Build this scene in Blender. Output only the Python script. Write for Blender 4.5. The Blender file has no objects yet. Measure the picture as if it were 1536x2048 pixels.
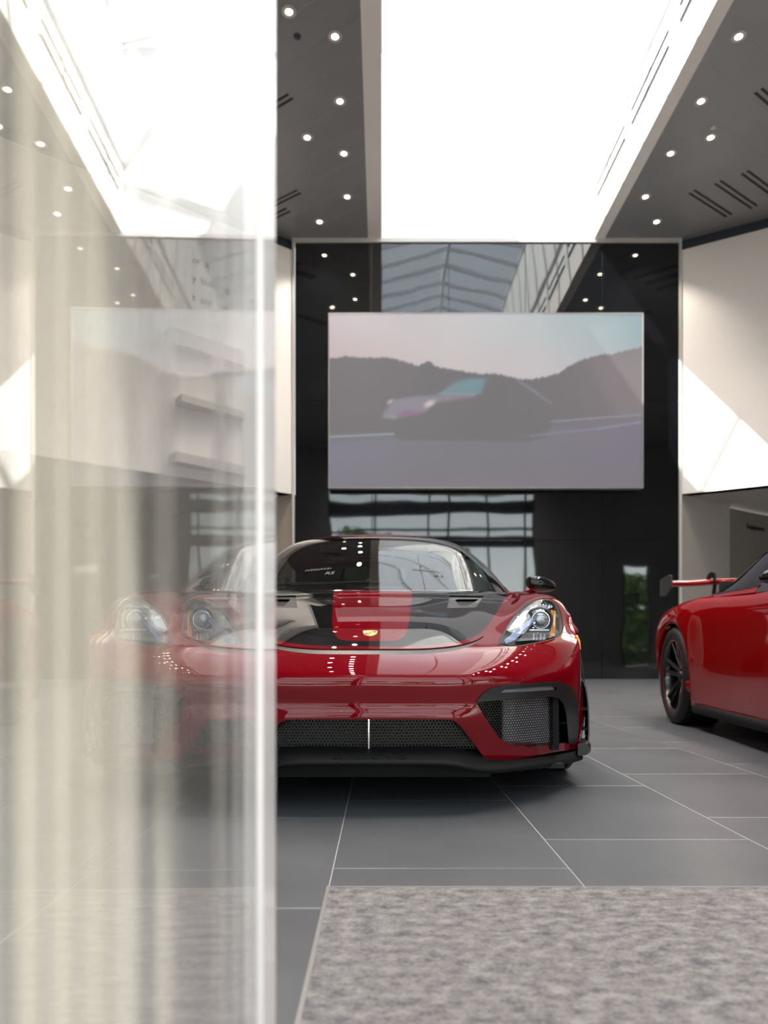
import bpy, bmesh, math, random
import numpy as np
from mathutils import Vector, Matrix
rnd = random.Random(4)
SC = bpy.context.scene
COL = SC.collection

# ------------------------------------------------------------------ camera
F_PX = 1420.0            # focal length for a 1536 x 2048 frame
CAM_H = 0.54
cd = bpy.data.cameras.new('camera'); cam = bpy.data.objects.new('camera', cd); COL.objects.link(cam)
cam.location = (0, 0, CAM_H); cam.rotation_euler = (math.pi/2, 0, 0)
cd.sensor_fit = 'VERTICAL'; cd.sensor_height = 36.0; cd.lens = F_PX*36/2048
cd.shift_y = 276/2048; cd.shift_x = 5/2048
cd.clip_start = 0.02; cd.clip_end = 200
cd.dof.use_dof = True; cd.dof.focus_distance = 2.5; cd.dof.aperture_fstop = 2.6
SC.camera = cam
# ------------------------------------------------------------------ colour management
SC.view_settings.view_transform = 'Standard'; SC.view_settings.look = 'None'
SC.view_settings.exposure = 1.72; SC.view_settings.gamma = 1.0
SC.view_settings.use_curve_mapping = False
SC.cycles.use_denoising = True
SC.cycles.max_bounces = 9; SC.cycles.diffuse_bounces = 4; SC.cycles.glossy_bounces = 5
SC.cycles.transparent_max_bounces = 24
SC.cycles.sample_clamp_indirect = 6.0
SC.cycles.caustics_reflective = False; SC.cycles.caustics_refractive = False
# ------------------------------------------------------------------ sky and sun
W = bpy.data.worlds.new('sky'); SC.world = W; W.use_nodes = True
nt = W.node_tree; nt.nodes.clear()
tc = nt.nodes.new('ShaderNodeTexCoord'); sp = nt.nodes.new('ShaderNodeSeparateXYZ')
mr = nt.nodes.new('ShaderNodeMapRange'); cr = nt.nodes.new('ShaderNodeValToRGB')
bg = nt.nodes.new('ShaderNodeBackground'); wo = nt.nodes.new('ShaderNodeOutputWorld')
nt.links.new(tc.outputs['Generated'], sp.inputs[0]); nt.links.new(sp.outputs[2], mr.inputs[0])
mr.inputs[1].default_value = -0.1; mr.inputs[2].default_value = 1.0
cr.color_ramp.elements[0].color = (2.3, 2.25, 2.22, 1); e_ = cr.color_ramp.elements.new(0.36); e_.color = (1.15, 1.15, 1.16, 1); cr.color_ramp.elements[1].color = (0.66, 0.72, 0.82, 1)
nt.links.new(mr.outputs[0], cr.inputs[0]); nt.links.new(cr.outputs[0], bg.inputs[0])
bg.inputs[1].default_value = 1.05
nt.links.new(bg.outputs[0], wo.inputs[0])
sd = bpy.data.lights.new('sun', 'SUN'); sd.energy = 7.0; sd.angle = math.radians(0.6); sd.color = (1, 0.95, 0.88)
sun = bpy.data.objects.new('sun', sd); COL.objects.link(sun)
sun.rotation_euler = Vector((1.0, 0.45, -1.41)).to_track_quat('-Z', 'Y').to_euler()
sun.location = (-6, -4, 16)

# ------------------------------------------------------------------ materials
def mat(name, col, rough=0.5, metal=0.0, coat=0.0, coat_rough=0.03, spec=0.5, emit=None, estr=0, alpha=None):
    m = bpy.data.materials.new(name); m.use_nodes = True
    b = m.node_tree.nodes['Principled BSDF']
    b.inputs['Base Color'].default_value = (*col, 1); b.inputs['Roughness'].default_value = rough
    b.inputs['Metallic'].default_value = metal; b.inputs['Coat Weight'].default_value = coat
    b.inputs['Coat Roughness'].default_value = coat_rough; b.inputs['Specular IOR Level'].default_value = spec
    if emit: b.inputs['Emission Color'].default_value = (*emit, 1); b.inputs['Emission Strength'].default_value = estr
    return m
def nodes(m): return m.node_tree.nodes, m.node_tree.links, m.node_tree.nodes['Principled BSDF']
def add_noise(m, scale, amount, detail=4, bump=0, bscale=None, coords='Object', stretch=(1, 1, 1), dist=0.002):
    """colour variation and fine relief on a real surface"""
    N, L, b = nodes(m)
    tc = N.new('ShaderNodeTexCoord'); mp = N.new('ShaderNodeMapping'); mp.inputs['Scale'].default_value = stretch
    L.new(tc.outputs[coords], mp.inputs[0])
    nz = N.new('ShaderNodeTexNoise'); nz.inputs['Scale'].default_value = scale; nz.inputs['Detail'].default_value = detail
    L.new(mp.outputs[0], nz.inputs['Vector'])
    if amount:
        r = N.new('ShaderNodeMapRange'); r.inputs[3].default_value = 1-amount; r.inputs[4].default_value = 1+amount
        r.inputs[1].default_value = 0.3; r.inputs[2].default_value = 0.7
        L.new(nz.outputs[0], r.inputs[0])
        mx = N.new('ShaderNodeMix'); mx.data_type = 'RGBA'; mx.blend_type = 'MULTIPLY'; mx.inputs[0].default_value = 1
        mx.inputs[6].default_value = b.inputs['Base Color'].default_value
        L.new(r.outputs[0], mx.inputs[7]); L.new(mx.outputs[2], b.inputs['Base Color'])
    if bump:
        n2 = N.new('ShaderNodeTexNoise'); n2.inputs['Scale'].default_value = bscale or scale*3; n2.inputs['Detail'].default_value = 5
        L.new(mp.outputs[0], n2.inputs['Vector'])
        bp = N.new('ShaderNodeBump'); bp.inputs['Strength'].default_value = bump; bp.inputs['Distance'].default_value = dist
        L.new(n2.outputs[0], bp.inputs['Height']); L.new(bp.outputs[0], b.inputs['Normal'])
    return m
def glass_mat(name, tint=(0.9, 0.95, 0.93), ior=1.5, haze=0.0, hazecol=(0.8, 0.8, 0.78), rough=0.0, trans=0.5):
    """thin architectural glass: transparent + mirror by Fresnel, plus a diffuse film"""
    m = bpy.data.materials.new(name); m.use_nodes = True
    N = m.node_tree.nodes; L = m.node_tree.links; N.clear()
    out = N.new('ShaderNodeOutputMaterial'); tr = N.new('ShaderNodeBsdfTransparent'); tr.inputs[0].default_value = (*tint, 1)
    gl = N.new('ShaderNodeBsdfGlossy'); gl.inputs['Roughness'].default_value = rough; gl.inputs[0].default_value = (1, 1, 1, 1)
    fr = N.new('ShaderNodeFresnel'); fr.inputs[0].default_value = ior
    geo = N.new('ShaderNodeNewGeometry'); im = N.new('ShaderNodeMix'); im.data_type = 'FLOAT'   # same mirror strength on both faces of the sheet
    im.inputs[2].default_value = ior; im.inputs[3].default_value = 1/ior
    L.new(geo.outputs['Backfacing'], im.inputs[0]); L.new(im.outputs[0], fr.inputs[0])
    mx = N.new('ShaderNodeMixShader'); L.new(fr.outputs[0], mx.inputs[0])
    base = tr
    if haze > 0:
        df = N.new('ShaderNodeBsdfDiffuse'); df.inputs[0].default_value = (*hazecol, 1)
        tl = N.new('ShaderNodeBsdfTranslucent'); tl.inputs[0].default_value = (*hazecol, 1)
        m1 = N.new('ShaderNodeMixShader'); m1.inputs[0].default_value = trans
        L.new(df.outputs[0], m1.inputs[1]); L.new(tl.outputs[0], m1.inputs[2])
        m2 = N.new('ShaderNodeMixShader'); m2.inputs[0].default_value = haze
        L.new(tr.outputs[0], m2.inputs[1]); L.new(m1.outputs[0], m2.inputs[2]); base = m2
    L.new(base.outputs[0], mx.inputs[1]); L.new(gl.outputs[0], mx.inputs[2]); L.new(mx.outputs[0], out.inputs[0])
    return m

# ------------------------------------------------------------------ object helpers
def link(name, me, mats, parent=None):
    o = bpy.data.objects.new(name, me); COL.objects.link(o)
    if parent is not None: o.parent = parent
    if not isinstance(mats, (list, tuple)): mats = [mats]
    if not me.materials:
        for m in mats: me.materials.append(m)
    return o
def tag(o, label=None, cat=None, group=None, kind=None):
    if label: o['label'] = label
    if cat: o['category'] = cat
    if group: o['group'] = group
    if kind: o['kind'] = kind
    return o
def thing(name, label, cat, loc=(0, 0, 0), rz=0, group=None):
    o = bpy.data.objects.new(name, None); COL.objects.link(o); o.empty_display_size = 0.2
    o.location = loc; o.rotation_euler = (0, 0, rz)
    return tag(o, label, cat, group)
def root_struct(name, loc=(0, 0, 0)):
    o = bpy.data.objects.new(name, None); COL.objects.link(o); o.location = loc; o['kind'] = 'structure'; return o
class MB:
    """collects simple shapes into one mesh"""
    def __init__(s): s.v = []; s.f = []; s.m = []; s.sm = []
    def add(s, vs, fs, mi=0, smooth=False):
        k = len(s.v); s.v += [tuple(p) for p in vs]
        for f in fs: s.f.append(tuple(i+k for i in f)); s.m.append(mi); s.sm.append(smooth)
        return s
    def box(s, x0, x1, y0, y1, z0, z1, mi=0, M=None):
        vs = [Vector((x, y, z)) for z in (z0, z1) for y in (y0, y1) for x in (x0, x1)]
        if M is not None: vs = [M @ p for p in vs]
        return s.add(vs, [(0, 2, 3, 1), (4, 5, 7, 6), (0, 1, 5, 4), (2, 6, 7, 3), (0, 4, 6, 2), (1, 3, 7, 5)], mi)
    def prism(s, pts, z0, z1, mi=0):
        """plan polygon (x, y) from z0 to z1"""
        n = len(pts); vs = [(x, y, z0) for x, y in pts]+[(x, y, z1) for x, y in pts]
        fs = [tuple(range(n-1, -1, -1)), tuple(range(n, 2*n))]+[(i, (i+1) % n, n+(i+1) % n, n+i) for i in range(n)]
        return s.add(vs, fs, mi)
    def quad(s, a, b, c, d, mi=0): return s.add([a, b, c, d], [(0, 1, 2, 3)], mi)
    def bar(s, p, q, w, h, mi=0, up=(0, 0, 1)):
        """box beam from p to q, width w across and height h"""
        p = Vector(p); q = Vector(q); d = (q-p).normalized(); r = d.cross(Vector(up)).normalized(); u = r.cross(d)
        vs = [c+r*(a*w/2)+u*(b*h/2) for c in (p, q) for a, b in ((-1, -1), (1, -1), (1, 1), (-1, 1))]
        return s.add(vs, [(3, 2, 1, 0), (4, 5, 6, 7), (0, 1, 5, 4), (1, 2, 6, 5), (2, 3, 7, 6), (3, 0, 4, 7)], mi)
    def tube(s, pts, rad, seg=10, mi=0, cap=True):
        pts = [Vector(p) for p in pts]; n = len(pts); vs = []; prev = None
        rads = rad if isinstance(rad, (list, tuple)) else [rad]*n
        for i, p in enumerate(pts):
            d = (pts[min(i+1, n-1)]-pts[max(i-1, 0)]).normalized()
            a = (prev if prev is not None else (Vector((0, 0, 1)) if abs(d.z) < 0.9 else Vector((1, 0, 0))))
            r = (a-d*a.dot(d)).normalized(); prev = r; b = d.cross(r)
            for k in range(seg):
                t = 2*math.pi*k/seg; vs.append(p+(r*math.cos(t)+b*math.sin(t))*rads[i])
        fs = [(i*seg+k, i*seg+(k+1) % seg, (i+1)*seg+(k+1) % seg, (i+1)*seg+k) for i in range(n-1) for k in range(seg)]
        s.add(vs, fs, mi, True)
        if cap: s.add(vs[:seg], [tuple(range(seg-1, -1, -1))], mi); s.add(vs[-seg:], [tuple(range(seg))], mi)
        return s
    def lathe(s, prof, seg=32, axis='Z', c=(0, 0, 0), mi=0, closed=False):
        """profile [(r, h)] turned about an axis through c"""
        vs = []
        for r, h in prof:
            for k in range(seg):
                t = 2*math.pi*k/seg; a, b = r*math.cos(t), r*math.sin(t)
                vs.append((c[0]+a, c[1]+b, c[2]+h) if axis == 'Z' else (c[0]+h, c[1]+a, c[2]+b) if axis == 'X' else (c[0]+a, c[1]+h, c[2]+b))
        n = len(prof); R = n if closed else n-1
        fs = [(i*seg+k, i*seg+(k+1) % seg, ((i+1) % n)*seg+(k+1) % seg, ((i+1) % n)*seg+k) for i in range(R) for k in range(seg)]
        return s.add(vs, fs, mi, True)
    def mesh(s, name):
        me = bpy.data.meshes.new(name); me.from_pydata(s.v, [], s.f)
        me.polygons.foreach_set('material_index', s.m); me.polygons.foreach_set('use_smooth', s.sm); me.update()
        return me
    def fix(s):
        return s
    def build(s, name, mats, parent=None, bevel=0, smooth_angle=None):
        me = s.mesh(name)
        bm = bmesh.new(); bm.from_mesh(me); bmesh.ops.recalc_face_normals(bm, faces=bm.faces); bm.to_mesh(me); bm.free()
        o = link(name, me, mats, parent)
        if bevel:
            b = o.modifiers.new('bevel', 'BEVEL'); b.width = bevel; b.segments = 2; b.limit_method = 'ANGLE'; b.angle_limit = 0.6
        return o
def text_mesh(name, body, size, depth, M, material, parent=None, align='LEFT', slant=0):
    c = bpy.data.curves.new(name, 'FONT'); c.body = body; c.size = size; c.extrude = depth; c.align_x = align; c.shear = slant
    o = bpy.data.objects.new(name+'_tmp', c); COL.objects.link(o)
    dg = bpy.context.evaluated_depsgraph_get(); me = bpy.data.meshes.new_from_object(o.evaluated_get(dg))
    bpy.data.objects.remove(o); bpy.data.curves.remove(c)
    me.transform(M); me.materials.clear(); return link(name, me, material, parent)
# ------------------------------------------------------------------ room materials
M_TILE = add_noise(mat('slate_tile', (0.105, 0.109, 0.120), 0.36, spec=0.4), 2.2, 0.16, 6, 0.25, 40, dist=0.0012)
M_GROUT = mat('grout', (0.34, 0.33, 0.32), 0.8)
M_MAT = mat('entrance_mat', (0.22, 0.205, 0.205), 0.95, spec=0.1)
N, L, b = nodes(M_MAT)
tcn = N.new('ShaderNodeTexCoord'); mp = N.new('ShaderNodeMapping'); mp.inputs['Scale'].default_value = (1, 1.6, 1); L.new(tcn.outputs['Object'], mp.inputs[0])
n1 = N.new('ShaderNodeTexNoise'); n1.inputs['Scale'].default_value = 26; n1.inputs['Detail'].default_value = 3; n1.inputs['Roughness'].default_value = .6
n2 = N.new('ShaderNodeTexNoise'); n2.inputs['Scale'].default_value = 150; n2.inputs['Detail'].default_value = 3; n2.inputs['Roughness'].default_value = .7
for q in (n1, n2): L.new(mp.outputs[0], q.inputs['Vector'])
ad = N.new('ShaderNodeMath'); ad.operation = 'MULTIPLY_ADD'; ad.inputs[1].default_value = .55; L.new(n1.outputs[0], ad.inputs[0])
m2 = N.new('ShaderNodeMath'); m2.operation = 'MULTIPLY'; m2.inputs[1].default_value = .45; L.new(n2.outputs[0], m2.inputs[0]); L.new(m2.outputs[0], ad.inputs[2])
cr2 = N.new('ShaderNodeValToRGB'); cr2.color_ramp.elements[0].position = .38; cr2.color_ramp.elements[0].color = (.10, .098, .106, 1); cr2.color_ramp.elements[1].position = .62; cr2.color_ramp.elements[1].color = (.29, .27, .268, 1)
L.new(ad.outputs[0], cr2.inputs[0]); L.new(cr2.outputs[0], b.inputs['Base Color'])
bp = N.new('ShaderNodeBump'); bp.inputs['Strength'].default_value = .6; bp.inputs['Distance'].default_value = .003; L.new(n2.outputs[0], bp.inputs['Height']); L.new(bp.outputs[0], b.inputs['Normal'])
M_MATEDGE = mat('mat_frame', (0.33, 0.32, 0.31), 0.45, 0.7)
M_SOFFIT = add_noise(mat('soffit_grey', (0.27, 0.27, 0.28), 0.45, 0.1), 0.6, 0.08)
M_JOINT = mat('plank_joint', (0.33, 0.33, 0.34), 0.5)
M_CREAM = mat('cream_plaster', (0.93, 0.87, 0.83), 0.7)
M_WHITE = mat('white_plaster', (0.86, 0.85, 0.84), 0.65)
M_NAVY = mat('navy_shade', (0.035, 0.042, 0.055), 0.5)
M_SLOT = mat('black_slot', (0.006, 0.006, 0.007), 0.6)
M_FRAMEW = mat('light_frame', (0.62, 0.60, 0.58), 0.4)
M_ALU = mat('rafter_white', (0.72, 0.72, 0.73), 0.4, 0.2)
M_BEIGE = mat('beige_wall', (0.55, 0.50, 0.46), 0.6)
M_TAUPE = mat('taupe_wall', (0.30, 0.275, 0.25), 0.6)
M_GLASSROOF = glass_mat('roof_glass', (0.93, 0.96, 0.97), 1.35)
M_PANE = glass_mat('facade_glass', (0.86, 0.90, 0.89), 1.45)
M_DARKFRAME = mat('dark_mullion', (0.03, 0.032, 0.035), 0.4, 0.3)
M_PAVE = add_noise(mat('paving', (0.42, 0.40, 0.37), 0.8), 1.2, 0.15)
M_RINGW = mat('downlight_trim', (0.62, 0.57, 0.52), 0.35, 0.3)
M_LAMP = mat('downlight_lens', (0.9, 0.85, 0.75), 0.3, emit=(1.0, 0.86, 0.66), estr=9)
# black wall: mirror-like black glass, gently warped
M_BLACK = mat('black_glass', (0.0035, 0.004, 0.005), 0.035, 0, spec=0.5)
M_BLACK.node_tree.nodes['Principled BSDF'].inputs['IOR'].default_value = 1.95
N, L, b = nodes(M_BLACK)
tcn = N.new('ShaderNodeTexCoord'); nz = N.new('ShaderNodeTexNoise'); nz.inputs['Scale'].default_value = 0.8; nz.inputs['Detail'].default_value = 1
bp = N.new('ShaderNodeBump'); bp.inputs['Strength'].default_value = 0.55; bp.inputs['Distance'].default_value = 0.012
L.new(tcn.outputs['Object'], nz.inputs['Vector']); L.new(nz.outputs[0], bp.inputs['Height']); L.new(bp.outputs[0], b.inputs['Normal'])

ZB = 13.25               # back wall
H = 8.2                  # soffit height
XL, XR = -1.614, 5.54    # ends of the back wall
SX0, SX1 = 0.0, 3.95     # skylight shaft
EAVE, RIDGE = 11.67, 12.25
ld = Vector((-0.80, -0.60)); rd = Vector((0.871, -0.49))
LE = (XL+ld.x*6.5, ZB+ld.y*6.5); RE = (XR+rd.x*6.5, ZB+rd.y*6.5)
FZ = -0.16               # facade plane (behind the camera)

# floor: slab, tiles laid in running bond, one object per tile near the camera
floor = MB().box(-9, 14, FZ, 19, -0.12, -0.0013).build('floor', M_GROUT); tag(floor, kind='structure')
tw, tl, gj = 0.585, 0.80, 0.0016
tile_mesh = {}
far = MB(); ntile = 0
mx0, my1 = -0.125, 1.617    # the mat's left and far edges
tri = []
for c in range(-9, 17):
    x0 = -0.12+c*tw; off = 1.754+0.27*(c if c >= 0 else c)
    k0 = int((FZ-off)/tl)-1
    for k in range(k0, 24):
        y0 = off+k*tl; y1 = y0+tl
        ya, yb = max(y0, FZ+0.02), min(y1, 18.9)
        if yb-ya < 0.02: continue
        xa, xb = x0+gj, x0+tw-gj; ya += gj; yb -= gj
        if c >= 0 and x0 > mx0-0.02 and x0 < 5.0:      # mat lies in a well: tiles stop at its edge
            if yb < my1+0.01: continue
            ya = max(ya, my1+0.004)
        nv = 0.00045*rnd.uniform(-1, 1)
        big = yb < 8.2 and -2.0 < xa < 5.2 and yb > 0.5
        if big and ntile < 290:
            key = (round(xb-xa, 4), round(yb-ya, 4))
            if key not in tile_mesh:
                w, l = key; e = 0.0022
                mb = MB(); vs = [(0, 0, -.004), (w, 0, -.004), (w, l, -.004), (0, l, -.004), (0, 0, -.0012), (w, 0, -.0012), (w, l, -.0012), (0, l, -.0012), (e, e, 0), (w-e, e, 0), (w-e, l-e, 0), (e, l-e, 0)]
                fs = [(0, 1, 5, 4), (1, 2, 6, 5), (2, 3, 7, 6), (3, 0, 4, 7), (4, 5, 9, 8), (5, 6, 10, 9), (6, 7, 11, 10), (7, 4, 8, 11), (8, 9, 10, 11)]
                mb.add(vs, fs); me = mb.mesh('floor_tile'); me.materials.append(M_TILE); tile_mesh[key] = me
            o = bpy.data.objects.new('floor_tile', tile_mesh[key]); COL.objects.link(o); o.parent = floor
            o.location = (xa, ya, nv); ntile += 1
        else:
            far.box(xa, xb, ya, yb, -0.004, nv)
fo = far.build('floor_tiles', M_TILE, floor); fo['kind'] = 'stuff'

# entrance mat with its metal frame
def grid_sheet(x0, x1, y0, y1, nx, ny, zf):
    mb = MB(); vs = [(x0+(x1-x0)*i/nx, y0+(y1-y0)*j/ny, zf(x0+(x1-x0)*i/nx, y0+(y1-y0)*j/ny)) for j in range(ny+1) for i in range(nx+1)]
    mb.add(vs, [(j*(nx+1)+i, j*(nx+1)+i+1, (j+1)*(nx+1)+i+1, (j+1)*(nx+1)+i) for j in range(ny) for i in range(nx)], 0, True); return mb
rug = thing('entrance_mat', 'grey flecked entrance mat laid flush in the tiled floor at the doorway', 'mat', (mx0, FZ, 0))
g = MB().box(0.008, 5.2, 0.0, my1-FZ-0.008, -0.001, 0.002); g.build('pile', M_MAT, rug)
g = MB().box(0, 0.008, 0, my1-FZ, -0.001, 0.0032); g.build('edge_strip', M_MATEDGE, rug)
g = MB().box(0, 5.2, my1-FZ-0.006, my1-FZ, -0.001, 0.002); g.build('edge_strip', M_MATEDGE, rug)

# back wall of black glass panels
wb = MB().box(XL, XR, ZB+0.03, ZB+0.25, 0, H).build('wall_back', M_SLOT); tag(wb, kind='structure')
xs = [XL, -0.18, 1.25, 2.68, 4.11, XR]; zs = [0.0, 2.59, 5.18, 8.13]
for i in range(5):
    for j in range(3):
        g = MB().box(xs[i]+.003, xs[i+1]-.003, -0.012, 0.012, zs[j]+.003, zs[j+1]-.003)
        o = g.build('glass_panel', M_BLACK, wb, bevel=0.003); o.location = (0, ZB+rnd.uniform(-.001, .001), 0)
tag(MB().box(XL-.05, XR+.05, ZB-.05, ZB+.03, 8.13, 8.2).build('trim_1', M_FRAMEW), kind='structure')
tag(MB().box(XL-.05, XL-.005, ZB-.04, ZB+.03, 0, 8.13).build('trim_2', M_FRAMEW), kind='structure')
tag(MB().box(XR+.005, XR+.05, ZB-.04, ZB+.03, 0, 8.13).build('trim_3', M_FRAMEW), kind='structure')

# splayed side walls (upper part), closed behind
def wall_seg(name, p, q, z0, z1, m, t=0.25, side=1):
    p = Vector(p); q = Vector(q); d = (q-p).normalized(); n = Vector((-d.y, d.x))*side*t
    pts = [(p.x, p.y), (q.x, q.y), (q.x+n.x, q.y+n.y), (p.x+n.x, p.y+n.y)]
    return tag(MB().prism(pts, z0, z1).build(name, m), kind='structure')
ZL = 3.45
wall_seg('wall_left', (XL-.05, ZB), LE, ZL, 8.0, M_CREAM, side=-1)
wall_seg('shadow_band_4', (XL-.05, ZB+0.06), (LE[0], LE[1]+.06), 8.0, H, M_NAVY, t=.2, side=-1)  # dark band: the soffit's shadow put in as colour
wall_seg('wall_right', (XR+.05, ZB), RE, ZL, 8.0, M_CREAM, side=1)
wall_seg('shadow_band_5', (XR+.05, ZB+0.06), (RE[0], RE[1]+.06), 8.0, H, M_NAVY, t=.2, side=1)  # same painted soffit shadow on the right
wall_seg('wall_far_left', LE, (LE[0], FZ), 0, H, M_CREAM, side=-1)
wall_seg('wall_far_right', RE, (RE[0], FZ), 0, H, M_CREAM, side=1)
# lower side bays, running deeper than the upper walls
lo = Vector((0.82, 0.572))
A = Vector((XR+.05, ZB+.02)); B = A+lo*1.70; C = A+lo*6.2
wall_seg('wall_right_bay', A, B, 0, ZL, M_BEIGE, side=1)
wall_seg('wall_right_recess', B+Vector((0.03, 0.05)), C, 0, ZL-0.05, M_TAUPE, side=1)
wall_seg('wall_right_end', C, (C.x, 9), 0, ZL, M_TAUPE, side=1)
tag(MB().prism([(A.x, A.y-.0), (RE[0], RE[1]), (C.x+.2, RE[1]), (C.x+.2, C.y+.5), (C.x-1, C.y+.5)], ZL, ZL+.12).build('ceiling_right_bay', M_BEIGE), kind='structure')
lo2 = Vector((-0.82, 0.572)); A2 = Vector((XL-.05, ZB+.02)); C2 = A2+lo2*6.2
wall_seg('wall_left_bay', A2, C2, 0, ZL, mat('peach_wall', (0.60, 0.50, 0.43), 0.6), side=-1)
wall_seg('wall_left_end', C2, (C2.x, 9), 0, ZL, M_TAUPE, side=-1)
tag(MB().prism([(A2.x, A2.y), (LE[0], LE[1]), (C2.x-.2, LE[1]), (C2.x-.2, C2.y+.5), (C2.x+1, C2.y+.5)], ZL, ZL+.12).build('ceiling_left_bay', M_BEIGE), kind='structure')
# sign lettering on the right bay wall
u2 = Vector((lo.x, lo.y, 0)).normalized(); nrm = Vector((u2.y, -u2.x, 0))
Ms = Matrix((( u2.x, 0, nrm.x, 0), (u2.y, 0, nrm.y, 0), (0, 1, 0, 0), (0, 0, 0, 1)))
st = A+lo*2.30; Ms.translation = Vector((st.x+.03, st.y+.05, 3.05))+nrm*0.012
tag(text_mesh('wall_sign', 'Tequipment', 0.15, 0.006, Ms, M_SLOT), 'small black lettered sign reading Tequipment on the taupe side wall', 'sign')

# soffits
def soffit(name, pts, z0=H, z1=H+0.2, m=M_SOFFIT): return tag(MB().prism(pts, z0, z1).build(name, m), kind='structure')
ceil_l = soffit('ceiling_left', [(-0.25, FZ), (-0.25, ZB+.03), (XL, ZB+.3), (LE[0]-.2, LE[1]+.3), (LE[0]-.2, FZ)])
ceil_r = soffit('ceiling_right', [(4.15, FZ), (4.15, ZB+.03), (XR, ZB+.3), (RE[0]+.2, RE[1]+.3), (RE[0]+.2, FZ)])
# hairline joints between ceiling planks run at the same slant as the vents
for par, side, x0 in ((ceil_l, -1, -0.26), (ceil_r, 1, 4.16)):
    mb = MB(); d = Vector((0.82*side, 0.57, 0)).normalized()
    k = -4.0
    while k < 13.4:
        s1 = 5.5
        p = Vector((x0, k, H-.0005)); q = p+d*s1
        for t in range(2):
            pass
        if side < 0: q2 = q
        # clip to the splayed wall
        for s in range(55, 0, -1):
            q = p+d*(s*0.1)
            w0 = Vector((XL, ZB)) if side < 0 else Vector((XR, ZB)); wd = ld if side < 0 else rd
            rel = Vector((q.x, q.y))-w0; cr = wd.x*rel.y-wd.y*rel.x
            if (cr*side) < -0.05 and q.y < ZB-.05 and q.y > FZ: break
        else: k += 0.6; continue
        if p.y < FZ+.1: p = p+d*((FZ+.1-p.y)/d.y)
        if (q-p).length > 0.2 and (q-p).dot(d) > 0: mb.bar(p, q, 0.007, 0.004)
        k += 0.6
    o = mb.build('plank_joint', M_JOINT, par); o['kind'] = 'stuff'
# cream beams along the shaft
tag(MB().box(-0.25, SX0, FZ, ZB+.03, H-.004, H+.45).build('trim_6', M_CREAM), kind='structure')
tag(MB().box(SX1, 4.15, FZ, ZB+.03, H-.004, H+.45).build('trim_7', M_CREAM), kind='structure')
# shaft walls
tag(MB().box(SX0-.2, SX0-.002, FZ, ZB+.03, H+.45, EAVE).build('wall_shaft_left', M_WHITE), kind='structure')
wsr = tag(MB().box(SX1+.002, SX1+.2, FZ, ZB+.03, H+.45, EAVE).build('wall_shaft_right', M_WHITE), kind='structure')
mb = MB(); mb.prism([(SX0-.2, ZB+.03), (SX1+.2, ZB+.03), (SX1+.2, ZB+.25), (SX0-.2, ZB+.25)], H, EAVE)
tag(mb.build('wall_shaft_back', M_WHITE), kind='structure')
mb = MB(); mb.prism([(SX0-.2, FZ-.2), (SX1+.2, FZ-.2), (SX1+.2, FZ), (SX0-.2, FZ)], H, EAVE)
tag(mb.build('wall_shaft_front', M_WHITE), kind='structure')
# panel joints on the right shaft wall
mb = MB()
z = ZB-0.95
while z > 0.3: mb.box(SX1-.004, SX1+.004, z-.004, z+.004, H+.46, EAVE-.01); z -= 0.95
mb.box(SX1-.01, SX1+.004, FZ, ZB, 9.42, 9.46)
o = mb.build('panel_joint', M_ALU, wsr); o['kind'] = 'stuff'
# slot diffusers on the right shaft wall
for a, w_ in zip((11.5, 9.72, 7.9, 6.1, 4.3), 'nearest second third fourth fifth'.split()):
    t = thing('slot_vent', 'double black slot vent in the white skylight wall, '+w_+(' the' if w_ == 'nearest' else ' from the')+' black wall', 'vent', (SX1, a, 8.94), group='slot vents along the skylight wall')
    MB().box(-.006, .004, 0, 1.48, -.13, .13).build('vent_plate', M_WHITE, t)
    for zz in (-.105, .105): MB().box(-.02, -.005, 0.02, 1.46, zz-.018, zz+.018).build('slot', M_SLOT, t)
# skylight: gable of glass on white rafters
sky = root_struct('window_1')
XM = (SX0+SX1)/2
MB().box(XM-.035, XM+.035, FZ, ZB, RIDGE-.09, RIDGE+.04).build('ridge_beam', M_ALU, sky)
MB().box(SX0-.1, SX0+.03, FZ, ZB, EAVE-.02, EAVE+.07).build('eave_beam', M_ALU, sky)
MB().box(SX1-.03, SX1+.1, FZ, ZB, EAVE-.02, EAVE+.07).build('eave_beam', M_ALU, sky)
z = ZB-.05; zz = []
while z > FZ+.1: zz.append(z); z -= 0.92
for z in zz:
    for s in (0, 1):
        p = (SX0, z, EAVE+.03) if s == 0 else (SX1, z, EAVE+.03)
        MB().bar(p, (XM, z, RIDGE-.03), 0.065, 0.10).build('rafter', M_ALU, sky)
for i in range(len(zz)-1):
    for s in (0, 1):
        x = SX0 if s == 0 else SX1
        MB().bar((x, (zz[i]+zz[i+1])/2, EAVE+.085), (XM, (zz[i]+zz[i+1])/2, RIDGE+.045), 0.90, 0.012).build('glass_pane', M_GLASSROOF, sky)
gb = MB(); gb.add([(SX0, ZB-.01, EAVE), (SX1, ZB-.01, EAVE), (XM, ZB-.01, RIDGE), (SX0, ZB+.0, EAVE), (SX1, ZB+.0, EAVE), (XM, ZB+.0, RIDGE)], [(0, 1, 2), (5, 4, 3), (0, 3, 4, 1), (1, 4, 5, 2), (2, 5, 3, 0)])
gb.build('gable_pane', M_GLASSROOF, sky)

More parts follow.
